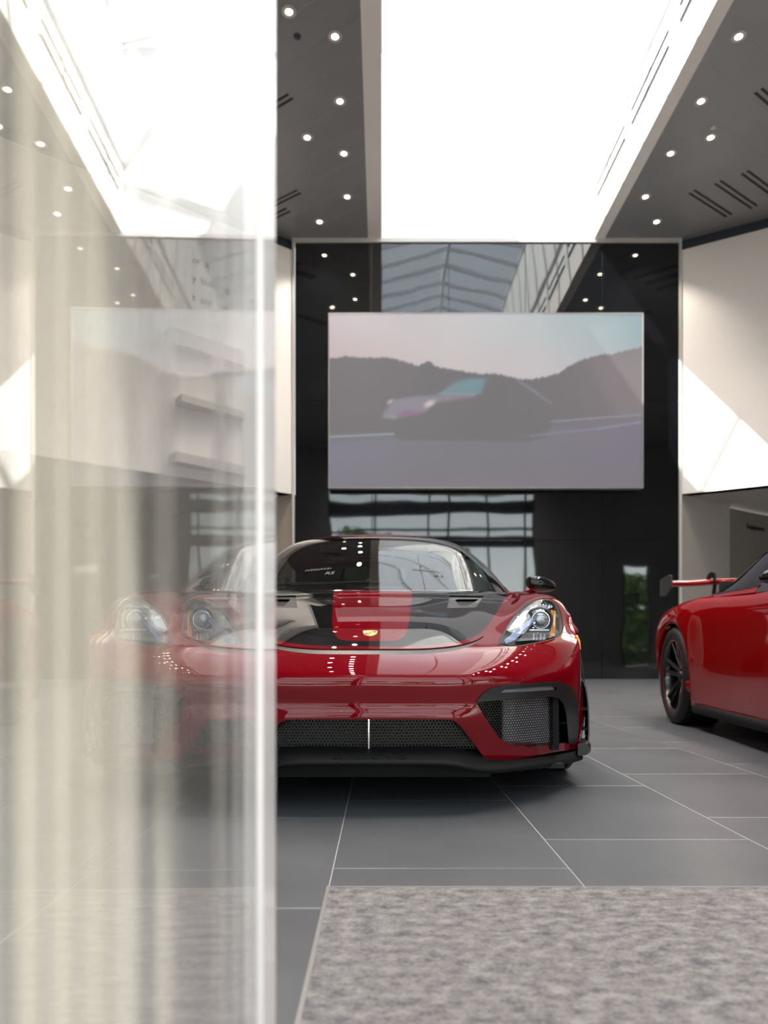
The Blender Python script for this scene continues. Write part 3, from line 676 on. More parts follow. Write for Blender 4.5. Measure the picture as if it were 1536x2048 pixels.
# ------------------------------------------------------------------ body net
AY = 0.96
def body_net(kind):
    R = []
    def row(*a): R.append(a)
    row(Q(737, 1506, .07), Q(820, 1507, .07), Q(905, 1508, .085), Q(965, 1520, .10), Q(1025, 1519, .16), Q(1085, 1509, .26), Q(1130, 1501, .40), Q(1156, 1496, .55), arch(AY, .34, .375, -31, 0.862))
    row(Q(737, 1472, .045), Q(820, 1472, .045), Q(905, 1474, .055), Q(965, 1476, .075), Q(1026, 1474, .13), Q(1086, 1468, .23), Q(1133, 1462, .37), Q(1159, 1456, .54), arch(AY, .34, .375, -17, 0.862))
    row(Q(737, 1437, .0), Q(820, 1437, .002), Q(905, 1438, .014), Q(965, 1438, .052), Q(1030, 1436, .105), Q(1092, 1432, .20), Q(1138, 1428, .35), Q(1161, 1424, .535), arch(AY, .34, .375, -6, 0.860))
    row(Q(737, 1413, .012), Q(820, 1413, .014), Q(906, 1413, .026), Q(966, 1411, .050), Q(1032, 1408, .10), Q(1094, 1404, .19), Q(1141, 1400, .34), Q(1162, 1397, .535), arch(AY, .34, .375, 2, 0.858))
    row(Q(737, 1387, .004), Q(820, 1387, .006), Q(906, 1386, .018), Q(966, 1383, .044), Q(1033, 1379, .095), Q(1095, 1375, .185), Q(1143, 1371, .335), Q(1162, 1368, .535), arch(AY, .34, .375, 10, 0.856))
    row(Q(737, 1360, .0), Q(820, 1360, .003), Q(906, 1359, .016), Q(966, 1356, .042), Q(1033, 1352, .095), Q(1095, 1347, .185), Q(1143, 1343, .335), Q(1162, 1340, .54), arch(AY, .34, .375, 18, 0.855))
    row(Q(738, 1331, .042), Q(820, 1331, .046), Q(906, 1330, .062), Q(964, 1326, .092), Q(1030, 1322, .145), Q(1092, 1318, .232), Q(1141, 1314, .38), Q(1161, 1311, .565), arch(AY, .34, .375, 28, 0.856))
    row(Q(739, 1303, .135), Q(820, 1303, .14), Q(902, 1301, .165), Q(960, 1296, .20), Q(1022, 1293, .25), Q(1082, 1290, .32), Q(1132, 1287, .45), Q(1157, 1284, .61), arch(AY, .34, .375, 41, 0.860))
    row((0, .40, .632), (.15, .40, .631), (.30, .41, .624), (.44, .43, .606), (.545, .45, .612), (.655, .50, .62), (.765, .60, .628), (.840, .72, .630), arch(AY, .34, .375, 57, 0.866))
    row((0, .72, .718), (.17, .72, .716), (.35, .73, .706), (.535, .75, .695), (.625, .71, .715), (.71, .74, .742), (.790, .79, .748), (.852, .84, .722), arch(AY, .34, .375, 78, 0.882))
    row((0, 1.02, .785), (.19, 1.02, .783), (.40, 1.02, .775), (.625, 1.04, .764), (.685, 1.0, .785), (.75, 1.0, .802), (.815, 1.0, .795), (.875, 1.0, .760), arch(AY, .34, .375, 98, 0.900))
    row((0, 1.33, .845), (.20, 1.335, .844), (.43, 1.35, .842), (.69, 1.40, .835), (.74, 1.32, .838), (.79, 1.29, .825), (.842, 1.26, .79), (.888, 1.22, .735), arch(AY, .34, .375, 121, 0.905))
    row((0, 1.58, .865), (.20, 1.59, .865), (.45, 1.60, .865), (.72, 1.64, .86), (.77, 1.60, .853), (.82, 1.56, .828), (.866, 1.50, .76), (.893, 1.40, .60), arch(AY, .34, .375, 156, 0.900))
    g9 = kind == 'rear_engine'
    rx = .935 if g9 else .918
    row((0, 1.86, .87), (.20, 1.86, .87), (.46, 1.87, .87), (.735, 1.90, .868), (.79, 1.88, .855), (.838, 1.86, .80), (.872, 1.80, .66), (.890, 1.66, .40), (.872, 1.46, .14))
    row((0, 2.25, .87), (.20, 2.25, .87), (.46, 2.25, .87), (.735, 2.25, .872), (.79, 2.25, .858), (.84, 2.25, .80), (.868, 2.25, .64), (.876, 2.22, .36), (.862, 2.15, .14))
    row((0, 2.65, .88), (.20, 2.65, .88), (.46, 2.65, .88), (.73, 2.65, .89), (.79, 2.65, .878), (.85, 2.65, .82), (.878, 2.65, .66), (.880, 2.65, .37), (.868, 2.66, .14))
    row((0, 2.82, .88), (.20, 2.82, .883), (.46, 2.82, .886), (.725, 2.82, .90), (.79, 2.82, .888), (.857, 2.82, .83), (.89, 2.83, .67), (.893, 2.84, .385), (.885, 3.00, .145))
    RC = 3.444 if not g9 else 3.43; rr = .388
    row((0, 2.95, .88), (.20, 2.95, .885), (.46, 2.95, .89), (.72, 2.95, .905), (.79, 2.95, .895), (.865, 2.94, .84), (.905, 2.94, .68), (.91, 2.96, .40), arch(RC, .35, rr, -27, .895))
    row((0, 3.05, .88), (.20, 3.05, .888), (.46, 3.05, .895), (.71, 3.05, .91), (.79, 3.05, .90), (.87, 3.04, .85), (.917, 3.02, .71), (.922, 3.02, .48), arch(RC, .35, rr, -8, rx-.02))
    row((0, 3.15, .88), (.20, 3.15, .89), (.46, 3.15, .90), (.70, 3.15, .915), (.79, 3.15, .905), (.875, 3.13, .86), (.925, 3.10, .73), (.930, 3.07, .56), arch(RC, .35, rr, 15, rx-.012))
    row((0, 3.32, .885), (.20, 3.32, .895), (.46, 3.32, .905), (.69, 3.32, .918), (.79, 3.32, .905), (.88, 3.31, .865), (.928, 3.28, .785), (.937, 3.22, .70), arch(RC, .35, rr, 52, rx-.004))
    row((0, 3.50, .885), (.20, 3.50, .895), (.46, 3.50, .905), (.68, 3.50, .914), (.78, 3.49, .902), (.875, 3.48, .865), (.925, 3.47, .80), (.938, 3.455, .755), arch(RC, .35, rr, 90, rx))
    row((0, 3.70, .88), (.20, 3.70, .89), (.46, 3.70, .90), (.66, 3.70, .905), (.76, 3.70, .893), (.86, 3.69, .855), (.918, 3.69, .78), (.935, 3.685, .71), arch(RC, .35, rr, 128, rx-.006))
    row((0, 3.95, .87), (.20, 3.95, .88), (.46, 3.95, .89), (.64, 3.95, .893), (.74, 3.94, .88), (.835, 3.92, .84), (.90, 3.90, .74), (.92, 3.87, .58), arch(RC, .35, rr, 170, rx-.015))
    row((0, 4.18, .86), (.20, 4.18, .87), (.46, 4.17, .875), (.62, 4.15, .875), (.71, 4.13, .86), (.80, 4.09, .81), (.865, 4.04, .68), (.888, 3.98, .46), arch(RC, .35, rr, 208, rx-.04))
    row((0, 4.38, .84), (.20, 4.375, .845), (.45, 4.35, .845), (.59, 4.31, .835), (.67, 4.27, .805), (.75, 4.21, .73), (.815, 4.14, .58), (.84, 4.08, .38), (.85, 4.02, .18))
    row((0, 4.45, .70), (.20, 4.445, .70), (.44, 4.42, .69), (.57, 4.37, .67), (.64, 4.32, .63), (.71, 4.26, .55), (.775, 4.19, .42), (.80, 4.13, .29), (.81, 4.07, .16))
    row((0, 4.44, .48), (.20, 4.435, .48), (.43, 4.40, .47), (.55, 4.35, .45), (.61, 4.30, .42), (.67, 4.25, .36), (.73, 4.19, .29), (.76, 4.13, .22), (.77, 4.08, .15))
    row((0, 4.33, .24), (.20, 4.325, .24), (.42, 4.30, .235), (.53, 4.26, .225), (.58, 4.22, .21), (.64, 4.18, .19), (.69, 4.14, .17), (.72, 4.10, .15), (.735, 4.06, .14))
    A = np.array(R)
    if g9:      # rear-engined coupe: longer, fuller hips, higher shoulder
        y = A[:, :, 1]; w = np.clip((y-3.4)/1.0, 0, 1); A[:, :, 1] = y+w*.12
        hip = np.exp(-((y-3.4)/.55)**2); zz = A[:, :, 2]; up = np.clip((zz-.6)/.25, 0, 1); A[:, :, 2] = zz+hip*up*.005
    return A
def sst(a, b, x):
    t = np.clip((x-a)/(b-a), 0, 1); return t*t*(3-2*t)
def body_post(P):
    P = P.copy(); ax = np.abs(P[:, 0]); y = P[:, 1]; z = P[:, 2]
    # the bonnet kicks up before the windscreen and has a shallow centre channel
    P[:, 2] = z+.010*sst(1.02, 1.12, y)*(1-sst(.60, .70, ax))*(1-sst(1.38, 1.5, y))
    fr = (y < .5) & (z < .62)
    # fine lip over the central intake
    return P
GREEN = {'mid_engine': [
    ((0, 1.20, .830), (.28, 1.22, .830), (.53, 1.31, .830), (.695, 1.46, .835), (.75, 1.52, .84), (.785, 1.58, .84)),
    ((0, 1.40, .948), (.28, 1.42, .945), (.52, 1.50, .938), (.685, 1.63, .925), (.735, 1.70, .895), (.79, 1.76, .852)),
    ((0, 1.62, 1.078), (.27, 1.64, 1.073), (.50, 1.71, 1.06), (.648, 1.82, 1.03), (.715, 1.90, .965), (.79, 1.98, .858)),
    ((0, 1.86, 1.195), (.26, 1.87, 1.188), (.47, 1.92, 1.168), (.590, 2.02, 1.128), (.68, 2.10, 1.03), (.79, 2.18, .866)),
    ((0, 2.10, 1.255), (.25, 2.11, 1.248), (.45, 2.15, 1.222), (.560, 2.24, 1.180), (.655, 2.32, 1.07), (.79, 2.38, .872)),
    ((0, 2.45, 1.268), (.25, 2.45, 1.262), (.44, 2.46, 1.240), (.555, 2.52, 1.195), (.645, 2.58, 1.09), (.795, 2.62, .88)),
    ((0, 2.85, 1.245), (.24, 2.85, 1.240), (.42, 2.85, 1.220), (.535, 2.88, 1.175), (.63, 2.90, 1.08), (.80, 2.92, .89)),
    ((0, 3.30, 1.155), (.23, 3.30, 1.150), (.40, 3.30, 1.132), (.50, 3.30, 1.095), (.60, 3.28, 1.02), (.78, 3.24, .905)),
    ((0, 3.75, 1.03), (.22, 3.75, 1.025), (.38, 3.74, 1.01), (.46, 3.72, .985), (.55, 3.68, .945), (.72, 3.60, .90)),
    ((0, 4.10, .90), (.20, 4.10, .895), (.34, 4.08, .885), (.42, 4.05, .875), (.50, 4.00, .87), (.62, 3.92, .87))]}
g2 = np.array(GREEN['mid_engine'], float)
yy = g2[:, :, 1].copy(); w = np.clip((yy-2.6)/1.6, 0, 1); g2[:, :, 1] = yy+w*.05; g2[:, :, 2] -= .05*np.exp(-((yy-3.1)/.45)**2)*(g2[:, :, 2] > .95)
GREEN['rear_engine'] = g2

# ------------------------------------------------------------------ car materials
def paint(name, col):
    m = mat(name, col, 0.5, 0.0, 1.0, 0.012, spec=0.0); m.node_tree.nodes['Principled BSDF'].inputs['Coat IOR'].default_value = 1.5; return m
M_RED = paint('carmine_paint', (0.16, 0.0008, 0.0055)); M_RED2 = paint('guards_red_paint', (0.27, 0.0015, 0.0025))
M_CARBON = mat('lacquered_carbon', (0.0065, 0.0068, 0.0075), 0.5, 0, 1.0, 0.02, spec=0.0)
M_CARBON.node_tree.nodes['Principled BSDF'].inputs['Coat IOR'].default_value = 1.5
M_SATIN = mat('satin_black_plastic', (0.0055, 0.0058, 0.0068), 0.6, spec=0.18)
M_GREYP = mat('dark_grey_plastic', (0.012, 0.0125, 0.014), 0.36, spec=0.6)
M_RUBBER = mat('rubber', (0.005, 0.005, 0.0055), 0.6)
M_VOID = mat('dark_cavity', (0.004, 0.004, 0.005), 0.8)
M_MESH = mat('grille_mesh', (0.006, 0.006, 0.0065), 0.3, 0.1)
M_RAD = add_noise(mat('radiator_core', (0.62, 0.60, 0.64), 0.55, 0.1), 60, 0.1)
M_RIM = mat('black_wheel', (0.004, 0.004, 0.0045), 0.25, 0.2, 0.6)
M_DISC = mat('brake_disc', (0.35, 0.33, 0.32), 0.35, 0.8)
M_PIN = mat('red_pinstripe', (0.35, 0.01, 0.02), 0.4)
M_CHROME = mat('chrome', (0.75, 0.76, 0.80), 0.12, 1.0)
M_LIGHTG = mat('bright_reflector', (0.40, 0.43, 0.50), 0.3, 0.8)
M_BLUE = mat('blue_tinted_duct', (0.07, 0.13, 0.30), 0.3, 0.0, 0.2)
M_AMBER = mat('amber_lens', (0.55, 0.24, 0.04), 0.15, 0.2, 0.8)
M_ORANGE = mat('orange_marker', (0.9, 0.22, 0.01), 0.2, 0, 0.8, emit=(1, .3, .02), estr=0.15)
M_CLEAR = glass_mat('lamp_cover', (0.96, 0.97, 0.98), 1.5)
M_SCREEN = glass_mat('windscreen_glass', (0.50, 0.56, 0.55), 1.5)
M_SIDEG = glass_mat('side_glass', (0.35, 0.38, 0.38), 1.5)
M_CABIN = mat('cabin_black', (0.006, 0.006, 0.0065), 0.7)
M_GOLD = mat('crest_gold', (0.80, 0.50, 0.18), 0.3, 0.4, 0.5); M_CRED = mat('crest_red', (0.30, 0.05, 0.02), 0.35, 0, 0.5); M_CBLK = mat('crest_black', (0.02, 0.015, 0.01), 0.4)
M_DECAL = mat('ghost_print', (0.10, 0.105, 0.105), 0.6)

def hexmesh(name, inside, x0, x1, z0, z1, pitch, yf, parent, m, wall=.0016, depth=.006):
    """honeycomb sheet: every cell a real hexagonal opening with depth"""
    V = []; Fc = []; r = pitch/math.sqrt(3); dz = 1.5*r; j = 0; z = z0
    while z < z1:
        x = x0+(pitch/2 if j % 2 else 0)
        while x < x1:
            if inside(x, z):
                k = len(V)
                for rad, dy in ((r, 0), (r-wall, 0), (r-wall, depth)):
                    for a in range(6):
                        t = math.pi/6+a*math.pi/3; px, pz = x+rad*math.cos(t), z+rad*math.sin(t); V.append((px, yf(px, pz)+dy, pz))
                for a in range(6):
                    b = (a+1) % 6; Fc.append((k+a, k+b, k+6+b, k+6+a)); Fc.append((k+6+a, k+6+b, k+12+b, k+12+a))
            x += pitch
        z += dz; j += 1
    me = bpy.data.meshes.new(name); me.from_pydata(V, [], Fc); me.update(); o = link(name, me, m, parent); o['kind'] = 'stuff'; return o

wheel_cache = {}
def wheel(parent, x, y, r, w, side, name='wheel'):
    """side +1: outer face towards +x"""
    key = (r, w)
    t = bpy.data.objects.new(name, None); COL.objects.link(t); t.parent = parent; t.location = (x, y, r-.003); t.rotation_euler = (0, 0, 0 if side > 0 else math.pi)
    if key in wheel_cache:
        for src in wheel_cache[key]:
            o = src.copy(); COL.objects.link(o); o.parent = t
        return t
    rr = .265; hw = w/2; parts = []
    prof = [(rr-.004, -hw+.02), (rr+.004, -hw+.004), (r-.05, -hw-.006), (r-.018, -hw+.006), (r-.004, -hw+.03), (r, -hw+.05)]
    for g in (-.4, -.2, 0, .2, .4): prof += [(r, g*w-.008), (r-.006, g*w-.005), (r-.006, g*w+.005), (r, g*w+.008)]
    prof += [(r, hw-.05), (r-.004, hw-.03), (r-.018, hw-.006), (r-.05, hw+.006), (rr+.004, hw-.004), (rr-.004, hw-.02)]
    parts.append(MB().lathe(prof, 56, 'X').build('tyre', M_RUBBER, t))
    rim = MB().lathe([(rr+.003, hw-.012), (rr-.006, hw-.006), (rr-.014, hw-.010), (rr-.020, hw-.03), (rr-.028, hw-.08), (rr-.03, -hw+.02), (rr, -hw+.01)], 48, 'X')
    rim.lathe([(0, hw-.075), (.055, hw-.07), (.062, hw-.085), (.062, hw-.12)], 24, 'X')
    for k in range(10):
        a = 2*math.pi*(k//2)/5+(.20 if k % 2 else -.20); a0 = 2*math.pi*(k//2)/5+(.34 if k % 2 else -.34)*.9
        p = Vector((hw-.085, math.sin(a0)*.05, math.cos(a0)*.05)); q = Vector((hw-.026, math.sin(a)*(rr-.014), math.cos(a)*(rr-.014)))
        mid = (p+q)/2+Vector((.004, 0, 0)); rim.bar(p, mid, .034, .026, up=(1, 0, 0)); rim.bar(mid, q, .026, .022, up=(1, 0, 0))
    parts.append(rim.build('rim', M_RIM, t, bevel=.003))
    parts.append(MB().lathe([(0, hw-.052), (.026, hw-.052), (.032, hw-.058), (.032, hw-.08)], 24, 'X').build('centre_lock', M_GREYP, t))
    parts.append(MB().lathe([(rr-.0085, hw-.0075), (rr-.0065, hw-.0045), (rr-.0045, hw-.0065)], 56, 'X').build('pinstripe', M_PIN, t))
    parts.append(MB().lathe([(.07, -.01), (.19, -.01), (.19, .012), (.07, .012)], 40, 'X', closed=True).build('brake_disc', M_DISC, t))
    cal = MB()
    for k in range(7):
        a0 = math.radians(60+k*9); a1 = math.radians(60+(k+1)*9)
        vs = [(h, math.sin(a)*rad, math.cos(a)*rad) for a in (a0, a1) for rad in (.125, .205) for h in (-.035, .05)]
        cal.add(vs, [(0, 1, 3, 2), (4, 6, 7, 5), (0, 4, 5, 1), (2, 3, 7, 6), (1, 5, 7, 3), (0, 2, 6, 4)])
    parts.append(cal.build('brake_caliper', mat('caliper', (.5, .35, .02), .4), t))
    wheel_cache[key] = parts
    return t

def sweep(sec, path_fn, ts, closed=True):
    """sec: list of (a, b) offsets; path_fn(t) -> origin, axis_a, axis_b"""
    mb = MB(); n = len(sec); vs = []
    for t in ts:
        o, a, b = path_fn(t)
        for p, q in sec: vs.append(Vector(o)+Vector(a)*p+Vector(b)*q)
    fs = [(i*n+k, i*n+(k+1) % n, (i+1)*n+(k+1) % n, (i+1)*n+k) for i in range(len(ts)-1) for k in range(n if closed else n-1)]
    mb.add(vs, fs, 0, True)
    mb.add(vs[:n], [tuple(range(n-1, -1, -1))]); mb.add(vs[-n:], [tuple(range(n))])
    return mb

def make_car(kind, label, loc, rz, paintm):
    g9 = kind == 'rear_engine'
    car = thing('sports_car', label, 'car', loc, rz)
    S = Surf(body_net(kind), body_post)
    # dense sampling where the nose is, coarser behind
    tv = S.tv; vs = []
    for i in range(len(tv)-1):
        n = 7 if i < 7 else 16 if i < 9 else 14 if i < 12 else 7
        if g9: n = 6
        vs += list(np.linspace(tv[i], tv[i+1], n, endpoint=False))
    vs.append(tv[-1]); tu = S.tu; us = []
    for i in range(len(tu)-1): us += list(np.linspace(tu[i], tu[i+1], 12 if not g9 else 8, endpoint=False))
    us.append(tu[-1])
    body = S.patch(np.array(us), np.array(vs))
    XR_ = lambda P: P[:, 0]
    # the body under the cabin is left open
    gh = lambda P: np.maximum(np.maximum(np.abs(P[:, 0])-.70, 1.50-P[:, 1]), np.maximum(P[:, 1]-3.85, .7-P[:, 2]))
    _, body = body.split(gh)
    fascia = Builder(); trims = {}
    if not g9:
        A = lambda pts, off: [(px-off, py) for px, py in pts]
        # shut line of the bonnet, carbon area, dark strip in front of it (right half; the left mirrors it)
        shut = front_region([(-60, 1297.5), (60, 1297.5), (122, 1296), (177, 1290), (212, 1280), (238, 1262), (258, 1236), (272, 1207), (279, 1180), (262, 1150), (100, 1150), (-60, 1150)], 1.46, smooth_n=0)
        shut = front_region(np.concatenate([crom([(-60, 1297.5), (60, 1297.5), (122, 1296), (177, 1290), (212, 1280), (238, 1262), (258, 1236), (272, 1207), (280, 1176)], 6, False), np.array([(280, 1100), (-60, 1100)])]), 1.42, smooth_n=0)
        carb = front_region(np.concatenate([crom([(-60, 1292.5), (60, 1292.5), (112, 1291), (165, 1285), (202, 1276), (224, 1262), (243, 1236), (260, 1205), (272, 1176)], 6, False), np.array([(272, 1100), (-60, 1100)])]), 1.42, smooth_n=0)
        strip = front_region(np.concatenate([crom([(-60, 1308.5), (60, 1308.5), (120, 1307), (172, 1300.5), (205, 1290), (226, 1275)], 6, False), np.array([(226, 1100), (-60, 1100)])]), 1.2, smooth_n=0)
        bon, body = body.split(shut)
        st, body = body.split(strip)
        cb, red = bon.split(carb)
        stripe = front_region([(-80, 1170), (76, 1170), (79, 1200), (77.5, 1240), (74, 1263), (66, 1275), (50, 1280.5), (-80, 1281)], 1.5, smooth_n=0)
        stripe = front_region(np.concatenate([np.array([(-60, 1100), (77, 1100)]), crom([(77, 1176), (79, 1200), (77.5, 1240), (73, 1264), (64, 1276), (48, 1281), (20, 1282), (-60, 1282)], 6, False)]), 1.5, smooth_n=0)
        sr, cb = cb.split(stripe)
        naca = front_region([(154, 1190.5), (222, 1192), (207, 1215), (149, 1216)], 1.4, smooth_n=0)
        nc, cb = cb.split(naca)
        Builder().patch(cb, rim=.016).build('bonnet', M_CARBON, car)
        bb = Builder().patch(red, rim=.007).build('bonnet_border', paintm, car); bb['label'] = 'red painted border of the carbon bonnet'
        Builder().patch(sr, off=-.0012, rim=.01).build('bonnet_stripe', paintm, car)['label'] = 'red painted centre panel of the black bonnet'
        Builder().patch(st, off=-.004, rim=.01).build('front_strip', M_GREYP, car)
        # bonnet ducts: sunk trays with a dark wedge-shaped mouth
        for sgn in (1, -1):
            one, _ = nc.split(lambda P: -P[:, 0]*sgn)
            hole = front_region([(164, 1195.5), (214, 1195.5), (190, 1209), (176, 1209)], 1.4, smooth_n=0)
            mouth, tray = one.split(hole)
            ob = Builder().patch(tray, off=-.007, rim=.0).build('bonnet_duct', M_GREYP, car)
            wl = Builder().patch(one, off=0, rim=.012); wl.V = wl.V[1:]; T1 = wl.T[1]-wl.T[1].min(); wl.T = [T1]; wl.N = wl.N[1:]; wl.M = wl.M[1:]
            wl.build('duct_wall', M_SATIN, ob)
            Builder().patch(mouth, off=-.018).build('duct_mouth', M_VOID, ob)
        # head lamps
        lamp = front_region([(256.5, 1287), (262, 1272), (274, 1247), (292, 1222), (310, 1206), (330, 1198), (350, 1196.5), (364, 1201), (375, 1216), (382, 1238), (383.5, 1258), (378, 1271), (362, 1279.5), (330, 1287), (298, 1292.5), (270, 1293)], 1.05, .05)
        gask = front_region([(256.5, 1287), (262, 1272), (274, 1247), (292, 1222), (310, 1206), (330, 1198), (350, 1196.5), (364, 1201), (375, 1216), (382, 1238), (383.5, 1258), (378, 1271), (362, 1279.5), (330, 1287), (298, 1292.5), (270, 1293)], 1.05, .05)
        lens, body = body.split(lambda P: lamp(P)+0.2)
        lens, ring = lens.split(lambda P: lamp(P)+2.8)
        for sgn in (1, -1):
            L1, _ = lens.split(lambda P: -P[:, 0]*sgn); R1, _ = ring.split(lambda P: -P[:, 0]*sgn)
            hl = Builder().patch(R1, off=-.002, rim=.012).build('headlight', M_RUBBER, car)
            Builder().patch(L1, off=.0005).build('lens_cover', M_CLEAR, hl)
            # bowl behind the lens
            N = L1.normals(); c = L1.P.mean(0); back = c+(L1.P-c)*np.array([.94, 1.0, .94])+np.array([0, .10, -.012]); b = Builder()
            b.add(back, L1.tri, np.tile([0, -1, .1], (len(back), 1)), 0)
            e = np.concatenate([L1.tri[:, [0, 1]], L1.tri[:, [1, 2]], L1.tri[:, [2, 0]]]); es = np.sort(e, 1); uq, first, cnt = np.unique(es, axis=0, return_index=True, return_counts=True); be = e[first[cnt == 1]]
            V = np.concatenate([L1.P-N*.004, back]); k = len(L1.P); a_, b_ = be[:, 0], be[:, 1]; T = np.concatenate([np.stack([b_, a_, a_+k], 1), np.stack([b_, a_+k, b_+k], 1)])
            inn = np.concatenate([c-L1.P, c-L1.P]); inn /= np.linalg.norm(inn, axis=1, keepdims=True); b.add(V, T, inn, 0)
            b.build('lamp_bowl', mat('bowl_dark', (0.012, 0.018, 0.026), 0.5, 0.0), hl)
            yb = back[:, 1].mean()
            LF = FV(L1.P)
            def HP(a, py, y): # a point inside the lamp, y = depth mark turned into depth below the lens
                i_ = np.argmin(np.hypot(LF[:, 0]-a, LF[:, 1]-py)); y = L1.P[i_, 1]+.018+.10*max(0, y-.37); Y = y+D0; return Vector((sgn*a/F_PX*Y, y, CAM_H+(1300-py)/F_PX*Y))
            cy = .535
            P0 = HP(338, 1240, cy)
            MB().lathe([(0, -.022), (.018, -.019), (.028, -.012), (.032, 0)], 28, 'Y', P0).build('projector', mat('projector_lens', (.35, .36, .38), .05, .6, 1), hl)
            MB().lathe([(.033, -.01), (.037, -.012), (.040, -.006), (.040, .02), (.033, .02)], 32, 'Y', P0, closed=True).build('projector_ring', M_CHROME, hl)
            MB().lathe([(.046, .0), (.050, -.004), (.056, .01), (.056, .03)], 32, 'Y', P0).build('outer_ring', M_GREYP, hl)
            hb2 = MB()
            for k2 in range(4): pass
            def plate(pts, y0, y1, th, m, nm):
                mb = MB(); n = len(pts); vs = [HP(a, p, y0+(y1-y0)*w) for a, p, w in pts]; vs += [v+Vector((0, th, 0)) for v in vs]
                mb.add(vs, [tuple(range(n)), tuple(range(2*n-1, n-1, -1))]+[(i, n+i, n+(i+1) % n, (i+1) % n) for i in range(n)]); return mb.build(nm, m, hl, bevel=.001)
            plate([(272, 1288, 0), (268, 1280, 0), (318, 1238, .5), (338, 1212, 1), (352, 1208, 1), (346, 1222, 1), (322, 1250, .5), (290, 1280, .1)], .37, .53, .012, M_BLUE, 'light_duct')
            plate([(274, 1262, 0), (288, 1240, .3), (306, 1222, .7), (318, 1219, .9), (312, 1236, .7), (300, 1252, .4)], .45, .60, .008, M_LIGHTG, 'inner_reflector')
            plate([(316, 1218, 0), (320, 1207, .6), (340, 1201, 1), (358, 1203, 1), (362, 1214, .6), (350, 1219, .1)], .58, .68, .008, M_LIGHTG, 'upper_reflector')
            for q in range(9): plate([(317+q*5, 1217, 0), (318.4+q*5, 1217, 0), (318.4+q*5, 1206, .8), (317+q*5, 1206, .8)], .57, .66, .006, M_CHROME if q % 3 else M_AMBER, 'reflector_rib')
            plate([(358, 1219, 0), (368, 1222, 0), (370, 1250, .0), (368, 1272, 0), (357, 1277, 0), (361, 1250, 0)], .56, .58, .01, M_AMBER, 'amber_reflector')
            plate([(318, 1258, 0), (357, 1258, 0), (357, 1262, 0), (316, 1262, 0)], .50, .52, .01, M_LIGHTG, 'chrome_bar')
            plate([(305, 1265, 0), (360, 1263, 0), (358, 1276, 0), (296, 1283, 0)], .47, .49, .01, M_GREYP, 'lower_reflector')
            for q in range(4): plate([(325+q*7, 1267, 0), (328.5+q*7, 1267, 0), (328+q*7, 1279, 0), (324.5+q*7, 1280, 0)], .455, .46, .006, M_LIGHTG, 'reflector_rib')
            for (a, p, yv) in ((291, 1265, .42), (368, 1230, .62), (367, 1263, .57), (297, 1236, .50)):
                plate([(a-6, p-3.5, 0), (a+6, p-3.5, 0), (a+6, p+3.5, 0), (a-6, p+3.5, 0)], yv, yv, .010, M_CHROME, 'running_light')
        # central intake
        cin = front_region([(-60, 1438.5), (150, 1438.5), (168, 1440.5), (180, 1446), (196, 1466), (214, 1490), (226, 1505), (229, 1530), (-60, 1530)], .3, smooth_n=0)
        cin = front_region(np.concatenate([np.array([(-60, 1438.5)]), crom([(120, 1438.5), (150, 1438.7), (167, 1441), (180, 1449), (198, 1472), (217, 1497), (228, 1512)], 6, False), np.array([(229, 1560), (-60, 1560)])]), .3, smooth_n=0)
        hole1, body = body.split(cin)
        # side intakes
        top = [(214, 1404), (226, 1388.5), (247, 1375), (272, 1370.5), (320, 1366.5), (366, 1363.5), (388, 1366), (404, 1377), (411, 1393), (413.5, 1418), (414, 1455), (411, 1478), (402, 1493)]
        full = crom(top, 5, False); low = crom([(402, 1493), (392, 1486.5), (330, 1488), (290, 1488.5), (270, 1483), (258, 1472), (236, 1440), (214, 1404)], 5, False)
        sin_ = front_region(np.concatenate([full, low[1:-1]]), .95, smooth_n=0)
        hole2, body = body.split(sin_)
        fr_in = crom([(402, 1493), (395, 1487), (393, 1462), (390, 1427), (384, 1406), (374, 1396), (352, 1393), (302, 1396), (250, 1401), (214, 1404)], 5, False)
        frm = front_region(np.concatenate([full, fr_in[1:-1]]), .95, smooth_n=0)
        frame, rest = hole2.split(frm)
        rest_poly = sin_.poly
        Bf = Builder()
        for sgn, nm in ((1, ''), (-1, '')):
            f1, _ = frame.split(lambda P: -P[:, 0]*sgn)
            drl = front_region([(262, 1386), (268, 1379), (320, 1374.5), (362, 1371.5), (372, 1375), (372, 1380), (320, 1383.5)], .9, smooth_n=0)
            d1, f2 = f1.split(drl)
            fo_ = Builder().patch(f2, off=.004, rim=.045, rim_vec=(0, 1, 0)).build('intake_frame', M_GREYP, car)
            Builder().patch(d1, off=-.004, rim=.01).build('daytime_light', mat('light_bar', (.30, .30, .33), .12, .5, 1), fo_)
            # honeycomb, radiator, side duct
            n2 = Surf.__call__
            pr = np.array(rest_poly)
            def yf(x, z):
                ax = abs(x); return float(np.interp(ax, (.34, .38, .50, .62, .75, .85), (.075, .09, .145, .23, .385, .57)))
            def ins(x, z):
                P = np.array([[x, yf(x, z), z]]); return sd_poly(FV(P), pr)[0] < 4 and FV(P)[0, 0] < 378
            hexmesh('intake_mesh', ins, *( (.34, .72) if sgn > 0 else (-.72, -.34)), .17, .40, .0098, yf, car, M_MESH, .0014, .005)
            rad = MB(); xs2 = np.linspace(.462, .668, 8)
            vs2 = []
            for xx in xs2: vs2 += [(sgn*xx, yf(xx, 0)+.028, .175), (sgn*xx, yf(xx, 0)+.028, .385)]
            rad.add(vs2, [(2*i, 2*i+2, 2*i+3, 2*i+1) for i in range(7)], 0, True)
            vs2 = [Vector(v)+Vector((0, .03, 0)) for v in vs2]; rad.add(vs2, [(2*i, 2*i+1, 2*i+3, 2*i+2) for i in range(7)], 0, True)
            rad.build('radiator', M_RAD, car)
